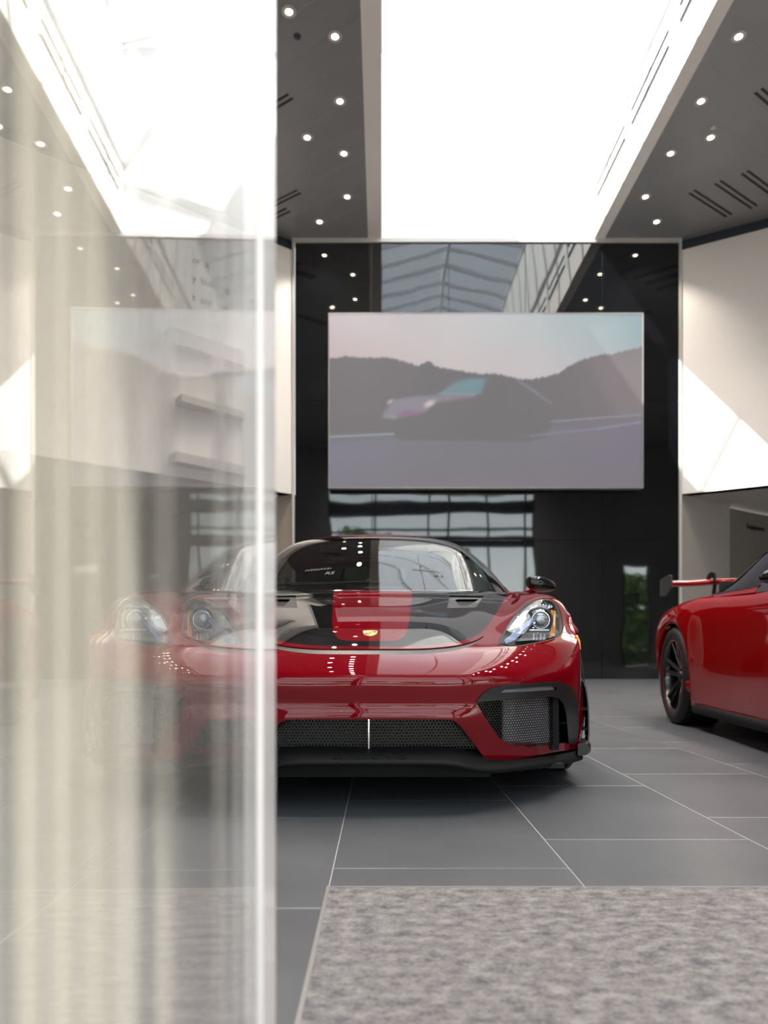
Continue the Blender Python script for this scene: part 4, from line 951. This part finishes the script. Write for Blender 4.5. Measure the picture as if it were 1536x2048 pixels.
            MB().bar((sgn*.675, yf(.675, 0)+.02, .175), (sgn*.672, yf(.672, 0)+.02, .385), .03, .05, up=(0, 1, 0)).build('duct_post', M_SATIN, car)
            for zz in (.268, .325): MB().bar((sgn*.705, .34, zz), (sgn*.745, .385, zz+.001), .03, .003).build('duct_fin', M_GREYP, car)
            # dark box behind
            vb = MB(); vb.box(*((.34, .80) if sgn > 0 else (-.80, -.34)), .0, .004, .15, .42); 
            cav = MB(); pts = [(.345, .22), (.55, .30), (.70, .46), (.80, .64)]
            vsc = []
            for xx, y_ in pts: vsc += [(sgn*xx, y_, .15), (sgn*xx, y_, .42)]
            cav.add(vsc, [(2*i, 2*i+2, 2*i+3, 2*i+1) for i in range(3)])
            vt = [(sgn*xx, yf(xx, 0)-.0, .415) for xx, _ in pts]+[(sgn*xx, y_, .415) for xx, y_ in reversed(pts)]
            cav.build('intake_cavity', M_VOID, car)
        cav = MB().box(-.42, .42, .16, .165, .10, .36); cav.build('grille_cavity', M_VOID, car)
        MB().box(-.40, .40, .11, .118, .215, .305).build('cooler_core', mat('cooler_core', (.004, .004, .0045), .6), car)
        cp = cin.poly
        def yc(x, z): return .062+.18*x*x
        def insc(x, z): P = np.array([[x, yc(x, z), z]]); return sd_poly(FV(P), cp)[0] < 3 and z > .208
        hexmesh('grille_mesh', insc, -.40, .40, .205, .335, .0112, yc, car, M_MESH, .0013, .006)
        MB().box(-.0022, .0022, .050, .056, .212, .312).build('grille_strut', M_CHROME, car)
        # splitter
        lip = [(0, 1524, -.028, 1500), (90, 1524, -.027, 1500), (150, 1524.5, -.022, 1500), (178, 1528, -.012, 1501), (203, 1534, .0, 1507), (228, 1538.5, .02, 1513), (248, 1539.5, .04, 1517), (300, 1534.5, .105, 1517), (345, 1529, .19, 1512), (385, 1523, .31, 1506), (412, 1517, .44, 1500), (424, 1513, .54, 1495)]
        lipc = [np.interp(np.linspace(0, 11, 45), range(12), [l[i] for l in lip]) for i in range(4)]
        def sm(a):
            for _ in range(3): a = np.concatenate([[a[0]], (a[:-2]+2*a[1:-1]+a[2:])/4, [a[-1]]])
            return a
        lipc = [sm(a) for a in lipc]
        rows_ = []
        for a, p, y, tp in zip(*lipc):
            Y = y+D0; x = a/F_PX*Y; z = CAM_H+(1300-p)/F_PX*Y; yt = y+.075; zt = CAM_H+(1300-tp)/F_PX*(yt+D0)
            rows_.append([(x, yt+.02, zt+.012), (x, yt-.01, zt-.002), (x, y+.035, z+.020), (x, y+.012, z+.006), (x, y+.002, z+.001), (x, y, z-.006), (x, y+.006, z-.014), (x, y+.03, z-.017), (x, y+.14, z-.017), (x, y+.14, z+.02)])
        rows_ = [[(-p[0], p[1], p[2]) for p in r] for r in rows_[:0:-1]]+rows_
        mb = MB(); n = len(rows_[0]); vs3 = [p for r in rows_ for p in r]
        mb.add(vs3, [(i*n+k, (i+1)*n+k, (i+1)*n+(k+1) % n, i*n+(k+1) % n) for i in range(len(rows_)-1) for k in range(n)], 0, True)
        mb.add(rows_[0], [tuple(range(n))]); mb.add(rows_[-1], [tuple(range(n-1, -1, -1))])
        spl = mb.build('splitter', M_SATIN, car)
        Mtx = Matrix.Rotation(math.radians(31), 4, 'X'); Mtx.translation = Vector((0, -.0145, .1905))
        o = text_mesh('embossed_lettering', 'Cayman GT4 RS', .036, .0004, Mtx, M_SATIN, spl, 'CENTER', .2)
        for sgn in (1, -1):
            # corner blade at the front of the wheel arch and its ladder
            prs = [(.838, .47, .152), (.862, .52, .151), (.878, .58, .150), (.880, .66, .150)]
            e = MB(); n = 8; vs4 = []
            for i, (x, y, z) in enumerate(prs):
                w_ = .035 if i else .03
                for dx, dz in ((-w_, .022), (-.01, .026), (.006, .022), (.012, .008), (.012, -.012), (.004, -.022), (-.02, -.025), (-w_, -.023)): vs4.append((sgn*(x+dx), y, z+dz))
            e.add(vs4, [(i*n+k, i*n+(k+1) % n, (i+1)*n+(k+1) % n, (i+1)*n+k) for i in range(3) for k in range(n)], 0, True)
            e.add(vs4[:n], [tuple(range(n))]); e.add(vs4[-n:], [tuple(range(n-1, -1, -1))]); e.build('splitter_end', M_GREYP, car, bevel=.003)
            bl = MB(); pth = [(.862, .64, .415), (.873, .635, .400), (.880, .63, .375), (.885, .625, .33), (.887, .62, .26), (.885, .61, .19), (.880, .60, .160)]
            for p_, q_ in zip(pth[:-1], pth[1:]): bl.bar((sgn*p_[0], p_[1], p_[2]), (sgn*q_[0], q_[1], q_[2]), .05, .006, up=(1, 0, 0))
            bld = bl.build('arch_blade', M_GREYP, car, bevel=.001)
            for zz in (.300, .218): MB().box(*sorted((sgn*.845, sgn*.886)), .60, .65, zz-.006, zz+.006).build('blade_rung', M_SATIN, bld)
        # side marker
        mk = lambda P: np.maximum(np.maximum(.80-np.abs(P[:, 0]), np.abs(P[:, 1]-.66-.5*(P[:, 2]-.57))-.018), np.abs(P[:, 2]-.570)-.028)
        mkp, body = body.split(mk)
        for sgn in (1, -1):
            m1, _ = mkp.split(lambda P: -P[:, 0]*sgn); 
            if len(m1.tri): Builder().patch(m1, off=.006, rim=.006).build('side_marker', M_ORANGE, car)
        # crest on the bonnet stripe
        cuv = None
        k = np.argmin(np.abs(FV(S.patch(np.array([0.0, 1e-3]), np.array(vs)).P)[::2, 1]-1268)+100*(np.array(vs) > tv[9])); vv = vs[k]
        p0 = S(np.array([[0, vv]]))[0]; n0 = S.normals(np.array([[0, vv]]))[0]
        ax_u = Vector((1, 0, 0)); nn = Vector(n0); ay_u = nn.cross(ax_u).normalized(); M4 = Matrix(((ax_u.x, ay_u.x, nn.x, p0[0]), (ax_u.y, ay_u.y, nn.y, p0[1]), (ax_u.z, ay_u.z, nn.z, p0[2]), (0, 0, 0, 1)))
        def shield(w, h):
            return [(-w, h*.86), (-w*.5, h), (0, h*1.02), (w*.5, h), (w, h*.86), (w*.98, h*.1), (w*.80, -h*.45), (w*.42, -h*.85), (0, -h*1.05), (-w*.42, -h*.85), (-w*.80, -h*.45), (-w*.98, h*.1)]
        def flat(pts, z0, z1, m, nm, par):
            mb = MB(); n = len(pts); vv_ = [M4 @ Vector((x, y, z0)) for x, y in pts]+[M4 @ Vector((x, y, z1)) for x, y in pts]
            mb.add(vv_, [tuple(range(n-1, -1, -1)), tuple(range(n, 2*n))]+[(i, (i+1) % n, n+(i+1) % n, n+i) for i in range(n)]); return mb.build(nm, m, par)
        cr_ = flat(shield(.027, .032), -.001, .0022, M_GOLD, 'crest', car); cr_['label'] = 'gold and red shield-shaped badge'
        for (x0_, x1_, y0_, y1_) in ((.004, .024, .019, .024), (.010, .024, .012, .016), (.013, .023, .004, .009), (-.023, -.006, -.005, -.001), (-.021, -.004, -.012, -.008), (-.017, -.003, -.019, -.0155)):
            flat([(x0_, y0_), (x1_, y0_), (x1_, y1_), (x0_, y1_)], .0022, .0026, M_CRED if rnd.random() < .6 else M_CBLK, 'crest_field', cr_)
        flat(shield(.010, .012), .0022, .0030, M_GOLD, 'crest_centre', cr_)
        flat([(-.003, -.004), (.004, -.003), (.003, .002), (0, .006), (-.002, .003)], .003, .0036, M_CBLK, 'crest_horse', cr_)
    else:
        # simpler nose for the second car: lamp covers and one wide intake
        lamp = front_region([(270, 1270), (285, 1235), (310, 1210), (340, 1203), (368, 1216), (378, 1245), (370, 1268), (340, 1282), (300, 1286)], 1.05, .05)
        lens, body = body.split(lamp)
        for sgn in (1, -1):
            L1, _ = lens.split(lambda P: -P[:, 0]*sgn); h_ = Builder().patch(L1, off=-.012).build('headlight', M_LIGHTG, car); Builder().patch(L1, off=.001, rim=.012).build('lens_cover', M_CLEAR, h_)
        cin = front_region([(-60, 1420), (210, 1420), (240, 1435), (225, 1490), (-60, 1492)], .3, smooth_n=0)
        hole1, body = body.split(cin); Builder().patch(hole1, off=-.05).build('grille', M_MESH, car)
        MB().prism([(-.84, .50), (-.60, .16), (-.3, .03), (0, .0), (.3, .03), (.60, .16), (.84, .50), (.84, .60), (-.84, .60)], .10, .135).build('splitter', M_SATIN, car)
    fas = Builder().patch(body, rim=.035)
    fas.build('body_shell', paintm, car)
    # door shut lines and lower skirt
    for sgn in (1, -1):
        ln = MB()
        def side_pt(y, z):
            m = np.abs(body.P[:, 1]-y)+np.abs(body.P[:, 2]-z)+(body.P[:, 0]*sgn < .5)*9; i = np.argmin(m); return body.P[i]
        sk = [(.835, 1.36, .135), (.872, 1.44, .135), (.880, 2.0, .130), (.880, 2.6, .130), (.905, 2.98, .135), (.88, 3.05, .135)]
        sb = MB(); vs5 = []
        for x, y, z in sk:
            for dx, dz in ((-.10, .03), (0, .045), (.018, .01), (.010, -.015), (-.10, -.015)): vs5.append((sgn*(x+dx), y, z+dz))
        sb.add(vs5, [(i*5+k, i*5+(k+1) % 5, (i+1)*5+(k+1) % 5, (i+1)*5+k) for i in range(len(sk)-1) for k in range(5)], 0, True); sb.add(vs5[:5], [(0, 1, 2, 3, 4)]); sb.add(vs5[-5:], [(4, 3, 2, 1, 0)])
        sb.build('side_skirt', M_SATIN, car)
    MB().box(-.70, .70, .25, 4.2, .115, .13).build('underbody', M_VOID, car)
    # inner arches
    for yc_, rr_ in ((AY, .366), (3.44, .386)):
        for sgn in (1, -1):
            la = MB(); seg = 14; vs6 = []
            for k in range(seg+1):
                t = math.radians(-25+230*k/seg)
                for xx in (.83, .55): vs6.append((sgn*xx, yc_-rr_*math.cos(t), .345+rr_*math.sin(t)))
            la.add(vs6, [(2*i, 2*i+1, 2*i+3, 2*i+2) for i in range(seg)], 0, True); la.add([(sgn*.55, yc_-.38, .15), (sgn*.55, yc_+.38, .15), (sgn*.55, yc_+.30, .66), (sgn*.55, yc_, .67), (sgn*.55, yc_-.38, .50)], [(0, 1, 2, 3, 4)])
            la.build('arch_liner', M_VOID, car)
    fr_r, fr_w = .343, .245
    for sgn in (1, -1):
        wheel(car, sgn*.765, AY, fr_r, fr_w, sgn); wheel(car, sgn*(.775 if not g9 else .785), 3.444 if not g9 else 3.43, .357, .295, sgn)
    # cabin
    G = Surf(GREEN[kind]); gu = []; gv = []
    for i in range(len(G.tu)-1): gu += list(np.linspace(G.tu[i], G.tu[i+1], 9, endpoint=False))
    for i in range(len(G.tv)-1): gv += list(np.linspace(G.tv[i], G.tv[i+1], 10, endpoint=False))
    gu.append(G.tu[-1]); gv.append(G.tv[-1]); gh_ = G.patch(np.array(gu), np.array(gv))
    ws_out = [(-60, 1071.5), (60, 1072), (105, 1074.5), (150, 1080), (180, 1087.5), (203, 1100), (222, 1120), (243, 1148), (258, 1168), (268, 1184)]
    wsr_ = front_region(np.concatenate([crom(ws_out, 5, False), np.array([(268, 1260), (-60, 1260)])]), 2.25, smooth_n=0)
    ws, gh_ = gh_.split(wsr_)
    frit_ = front_region(np.concatenate([crom([(-60, 1076), (60, 1076.5), (105, 1079), (148, 1085), (176, 1093), (195, 1104), (211, 1122), (226, 1150), (237, 1171), (240, 1179)], 5, False), np.array([(-60, 1179)])]), 2.25, smooth_n=0)
    gl_, frit = ws.split(frit_)
    wo_ = Builder().patch(gl_, off=-.003).build('windscreen', M_SCREEN, car)
    Builder().patch(frit, off=-.003, rim=.006).build('screen_border', mat('black_frit', (.006, .008, .008), .06, 0, 1), wo_)
    def side_glass(P):
        zb = .895+.010*(P[:, 1]-2.0); b = zb-P[:, 2]
        t1 = np.interp(P[:, 1], [1.62, 1.9, 2.15, 2.5, 2.9, 3.3, 3.55], [.93, 1.06, 1.135, 1.165, 1.135, 1.04, .93]); c = P[:, 2]-t1
        return np.maximum(np.maximum(b, c), np.maximum(.45-np.abs(P[:, 0]), np.maximum(1.72-P[:, 1], P[:, 1]-3.42)))
    sg_, gh_ = gh_.split(side_glass)
    rear = lambda P: np.maximum(np.maximum(np.abs(P[:, 0])-.40+.0*P[:, 1], 3.0-P[:, 1]), P[:, 1]-3.85)
    rg, gh_ = gh_.split(rear)
    Builder().patch(gh_, rim=.02).build('roof', paintm, car)
    Builder().patch(rg, off=-.003).build('rear_window', M_SIDEG, car)
    for sgn in (1, -1):
        s1, _ = sg_.split(lambda P: -P[:, 0]*sgn)
        surround, pane = s1.split(lambda P: side_glass(P)+.014); surround, pane = pane, surround
        sw_ = Builder().patch(surround, off=.001, rim=.008).build('window_trim', M_SATIN, car)
        Builder().patch(pane, off=-.003).build('side_window', M_SIDEG, sw_)
    # interior
    inn = MB().prism([(-.68, 1.62), (.68, 1.62), (.70, 3.3), (-.70, 3.3)], .30, .34); inn.build('cabin_floor', M_CABIN, car)
    MB().box(-.72, .72, 3.0, 3.06, .34, 1.0).build('bulkhead', M_CABIN, car)
    dsh = MB(); dsh.add([(-.68, 1.50, .845), (.68, 1.50, .845), (.70, 1.85, .875), (-.70, 1.85, .875), (-.70, 1.95, .83), (.70, 1.95, .83), (.70, 1.98, .55), (-.70, 1.98, .55), (-.68, 1.5, .55), (.68, 1.5, .55)], [(0, 1, 2, 3), (3, 2, 5, 4), (4, 5, 6, 7), (8, 9, 1, 0), (7, 6, 9, 8)])
    dsh.build('dashboard', M_CABIN, car, bevel=.01)
    for sgn in (1, -1):
        sx = sgn*.36; st_ = MB()
        st_.box(sx-.23, sx+.23, 2.2, 2.7, .36, .50); seat = st_.build('seat', M_CABIN, car, bevel=.04)
        bk = MB(); vs7 = []
        for w_, y_, z_ in ((.22, 2.66, .48), (.25, 2.72, .65), (.25, 2.79, .86), (.17, 2.83, .97), (.14, 2.86, 1.08), (.11, 2.87, 1.13)):
            vs7 += [(sx-w_, y_-.04, z_), (sx+w_, y_-.04, z_), (sx+w_, y_+.05, z_), (sx-w_, y_+.05, z_)]
        bk.add(vs7, [(i*4+k, i*4+(k+1) % 4, (i+1)*4+(k+1) % 4, (i+1)*4+k) for i in range(5) for k in range(4)], 0, True); bk.add(vs7[-4:], [(0, 1, 2, 3)]); bk.build('seat_back', M_CABIN, seat, bevel=.01)
    stw = MB(); cx = .36; tt = [2*math.pi*k/24 for k in range(25)]
    stw.tube([(cx+.18*math.cos(t), 2.12+.18*math.sin(t)*.35, .86+.18*math.sin(t)*.93) for t in tt], .014, 8)
    for t in (0, math.pi, -math.pi/2): stw.bar((cx, 2.12, .86), (cx+.17*math.cos(t), 2.12+.17*math.sin(t)*.35, .86+.17*math.sin(t)*.93), .03, .012)
    stw.build('steering_wheel', M_SATIN, car)
    mirm = MB(); mirm.box(-.11, .11, 1.95, 1.98, 1.10, 1.16); mirm.tube([(0, 1.97, 1.16), (0, 1.97, 1.215)], .01, 8); mirm.build('inside_mirror', M_SATIN, car, bevel=.008)
    for sgn in (1, -1): MB().tube([(sgn*.55, 2.98, .5), (sgn*.52, 2.98, 1.0), (sgn*.36, 2.98, 1.165), (0, 2.98, 1.185)], .022, 8).build('roll_bar', M_CABIN, car)
    # wiper
    wp = MB().tube([(-.42, 1.345, .872), (-.10, 1.335, .885), (.12, 1.34, .889), (.30, 1.35, .884)], [.006, .008, .007, .004], 6); wp.build('wiper', M_SATIN, car)
    wp = MB().tube([(-.60, 1.42, .872), (-.40, 1.38, .884), (-.25, 1.37, .886)], [.005, .007, .004], 6); wp.build('wiper', M_SATIN, car)
    # door mirrors
    for sgn in (1, -1):
        def shell(z_lo, z_hi, nm, m, par, grow=1.0):
            mb = MB(); nu_, nv_ = 28, 14; vs8 = []
            for j in range(nv_+1):
                ph = -math.pi/2+math.pi*j/nv_
                for i in range(nu_):
                    t = 2*math.pi*i/nu_; cxx, cyy, czz = math.cos(t)*math.cos(ph), math.sin(t)*math.cos(ph), math.sin(ph)
                    sx_ = .088*math.copysign(abs(cxx)**.75, cxx); sy_ = .060*math.copysign(abs(cyy)**.8, cyy)*(1 if cyy < 0 else .5); sz_ = .043*math.copysign(abs(czz)**.85, czz)
                    sz_ *= 1-.28*max(0, sx_/.088)
                    vs8.append((.915+sx_*grow, 1.60+sy_*grow+.25*sx_, .900+sz_*grow-.012*(sx_/.088)))
            def keep(k): return z_lo <= vs8[k][2]-.900+.012*((vs8[k][0]-.915)/.088)+1e-6 and vs8[k][2]-.900+.012*((vs8[k][0]-.915)/.088) <= z_hi+1e-6
            fs = []
            for j in range(nv_):
                for i in range(nu_):
                    f = (j*nu_+i, j*nu_+(i+1) % nu_, (j+1)*nu_+(i+1) % nu_, (j+1)*nu_+i)
                    mz = sum(vs8[k][2] for k in f)/4-.900+.012*((sum(vs8[k][0] for k in f)/4-.915)/.088)
                    if z_lo < mz <= z_hi: fs.append(f)
            mb.add([(sgn*p[0], p[1], p[2]) for p in vs8], fs, 0, True)
            me = mb.mesh(nm); bm = bmesh.new(); bm.from_mesh(me); bmesh.ops.delete(bm, geom=[v for v in bm.verts if not v.link_faces], context='VERTS'); bmesh.ops.remove_doubles(bm, verts=bm.verts, dist=1e-5); bmesh.ops.recalc_face_normals(bm, faces=bm.faces); bm.to_mesh(me); bm.free()
            return link(nm, me, m, par)
        cap_ = shell(-.027, .1, 'mirror_cap', M_CARBON, car)
        cap_['label'] = 'gloss carbon door mirror cap'
        shell(-.1, -.027, 'mirror_base', paintm, cap_)
        MB().tube([(sgn*.90, 1.63, .875), (sgn*.86, 1.66, .858), (sgn*.80, 1.70, .84)], [.020, .017, .022], 8).build('mirror_arm', paintm, cap_)
    # rear wing on swan-neck mounts
    zw, yw = (1.12, 4.38) if g9 else (1.15, 4.28); hwid = .72 if g9 else .82
    wg = MB(); n = 10; vs9 = []
    prof = [(0, 0), (.05, .022), (.14, .034), (.24, .036), (.30, .032), (.30, .020), (.22, -.004), (.12, -.026), (.05, -.026), (.01, -.012)]
    for i in range(17):
        x = -hwid+2*hwid*i/16; dip = -.012*(abs(x) > .35)*min(1, (abs(x)-.35)/.15) if abs(x) > .35 else 0
        for a, h_ in prof: vs9.append((x, yw-.13+a, zw+h_+dip))
    wg.add(vs9, [(i*n+k, i*n+(k+1) % n, (i+1)*n+(k+1) % n, (i+1)*n+k) for i in range(16) for k in range(n)], 0, True); wg.add(vs9[:n], [tuple(range(n))]); wg.add(vs9[-n:], [tuple(range(n-1, -1, -1))])
    wing = wg.build('rear_wing', paintm if g9 else M_CARBON, car)
    for sgn in (1, -1):
        ep = MB().prism([(0, 0), (1, 0), (1, 1), (0, 1)], 0, 1); ep = MB()
        pp = [(-.16, -.05), (-.17, .045), (-.10, .058), (.19, .045), (.20, -.10), (.02, -.11)]
        va = [(sgn*hwid, yw+a, zw+b_) for a, b_ in pp]+[(sgn*(hwid+.012), yw+a, zw+b_) for a, b_ in pp]
        ep.add(va, [tuple(range(6)), tuple(range(11, 5, -1))]+[(i, 6+i, 6+(i+1) % 6, (i+1) % 6) for i in range(6)]); ep.build('end_plate', mat('end_plate_grey', (0.035, 0.036, 0.038), 0.45), wing)
        nk = MB(); pth = [(-.02, zw-.33), (-.10, zw-.20), (-.17, zw-.02), (-.15, zw+.045), (-.08, zw+.060), (.0, zw+.045), (.02, zw+.02)]
        for p_, q_ in zip(pth[:-1], pth[1:]): nk.bar((sgn*.38, yw+p_[0], p_[1]), (sgn*.38, yw+q_[0], q_[1]), .045, .018, up=(1, 0, 0))
        nk.build('wing_mount', M_SATIN, wing, bevel=.004)
    # tail lights
    MB().box(-.62, .62, (4.43 if not g9 else 4.55), (4.47 if not g9 else 4.59), .745, .765).build('tail_light', mat('tail_red', (.4, .01, .01), .2, 0, 1), car)
    return car, S, G, wo_

car1, S1, G1, ws1 = make_car('mid_engine', 'dark red sports car with black carbon bonnet facing the doorway', (-0.042, 2.3, 0), 0, M_RED)
# ghosted prints low on the windscreen
for xx, nm in ((-.30, 0), (.27, 0)):
    p = Vector((xx, 1.47, .940)); nn = Vector((xx*.15, -.52, .85)).normalized(); ux = Vector((1, 0, 0)); ux = (ux-nn*ux.dot(nn)).normalized(); uy = nn.cross(ux)
    for s_, dx, dy, sz, sl in (('WEISSACH', 0, .035, .030, 0), ('RS', .075, -.025, .046, .3)):
        o_ = p+ux*dx+uy*dy
        # settle the print just above the glass
        gv_ = np.linspace(G1.tv[0], G1.tv[3], 90); gu_ = np.linspace(G1.tu[0]*.6, G1.tu[-1]*.6, 90); g_ = np.stack(np.meshgrid(gu_, gv_), -1).reshape(-1, 2)
        PP = G1(g_); dd = np.hypot(PP[:, 0]-o_.x, PP[:, 2]-o_.z); i_ = np.argmin(dd); nrm_ = Vector(G1.normals(g_[i_:i_+1])[0]); 
        u_ = (Vector((1, 0, 0))-nrm_*nrm_.x).normalized(); v_ = nrm_.cross(u_); q_ = Vector(PP[i_])+nrm_*.0015
        MM = Matrix(((u_.x, v_.x, nrm_.x, q_.x), (u_.y, v_.y, nrm_.y, q_.y), (u_.z, v_.z, nrm_.z, q_.z), (0, 0, 0, 1)))
        text_mesh('windscreen_print', s_, sz, .0002, MM, M_DECAL, ws1, 'CENTER', sl)

# second car: its right flank points at the viewer's left; heading 7.5 degrees off the view axis
th = math.radians(-7.5)
# local rear wheel outer face (-.93, 3.43) must land at (2.14, 5.22)
c_, s_ = math.cos(th), math.sin(th); lx, ly = -.925, 3.43
car2, S2, G2, ws2 = make_car('rear_engine', 'bright red coupe with rear wing at the right edge of the photo', (2.14-(c_*lx-s_*ly), 5.22-(s_*lx+c_*ly), 0), th, M_RED2)
# ------------------------------------------------------------------ open glass door leaf beside the camera
M_DGLASS = glass_mat('door_glass', (0.96, 0.955, 0.95), 1.5, haze=0.09, hazecol=(0.82, 0.79, 0.74), trans=0.6)
M_EDGE = glass_mat('white_glow_edge', (0.9, 0.9, 0.9), 1.3, haze=0.95, hazecol=(0.98, 0.965, 0.965), trans=0.35)  # near-white haze stands in for the glow of the lit glass edge
M_FILM = glass_mat('frosted_film', (0.97, 0.97, 0.96), 1.3, haze=0.30, hazecol=(0.82, 0.77, 0.70), trans=0.7)
M_FILM2 = glass_mat('dense_frosted_film', (0.97, 0.97, 0.96), 1.3, haze=0.27, hazecol=(0.86, 0.77, 0.67), trans=0.7)
leaf_dir = Vector((732-763, F_PX, 0)).normalized(); leaf_n = Vector((leaf_dir.y, -leaf_dir.x, 0))
leaf0 = Vector((-0.107, 0, 0))     # where the leaf's plane passes beside the camera
door = root_struct('door_1'); ang = math.atan2(leaf_dir.y, leaf_dir.x)
door.location = (leaf0.x, leaf0.y, 0); door.rotation_euler = (0, 0, ang)
# local x runs along the leaf (away from the facade), local y is to its left
MB().box(-.14, .7115, 0.0, .012, .012, 2.56).build('glass_leaf', M_DGLASS, door)
MB().box(.712, .815, -.0035, .0155, .012, 2.56).build('glow_edge', M_EDGE, door, bevel=.003)
MB().box(-.14, .79, -.006, .018, 0.004, .012).build('bottom_rail', M_ALU, door)
MB().box(-.14, .79, -.012, .024, 2.56, 2.61).build('top_rail', M_ALU, door)
for x0_, x1_, m in ((.555, .600, M_FILM), (.405, .445, M_FILM), (.335, .372, M_FILM), (.298, .330, M_FILM2), (.268, .293, M_FILM2), (.243, .262, M_FILM2), (.10, .229, M_FILM2)):
    MB().box(x0_, x1_, .0122, .0126, .02, 2.55).build('frosted_stripe', m, door)
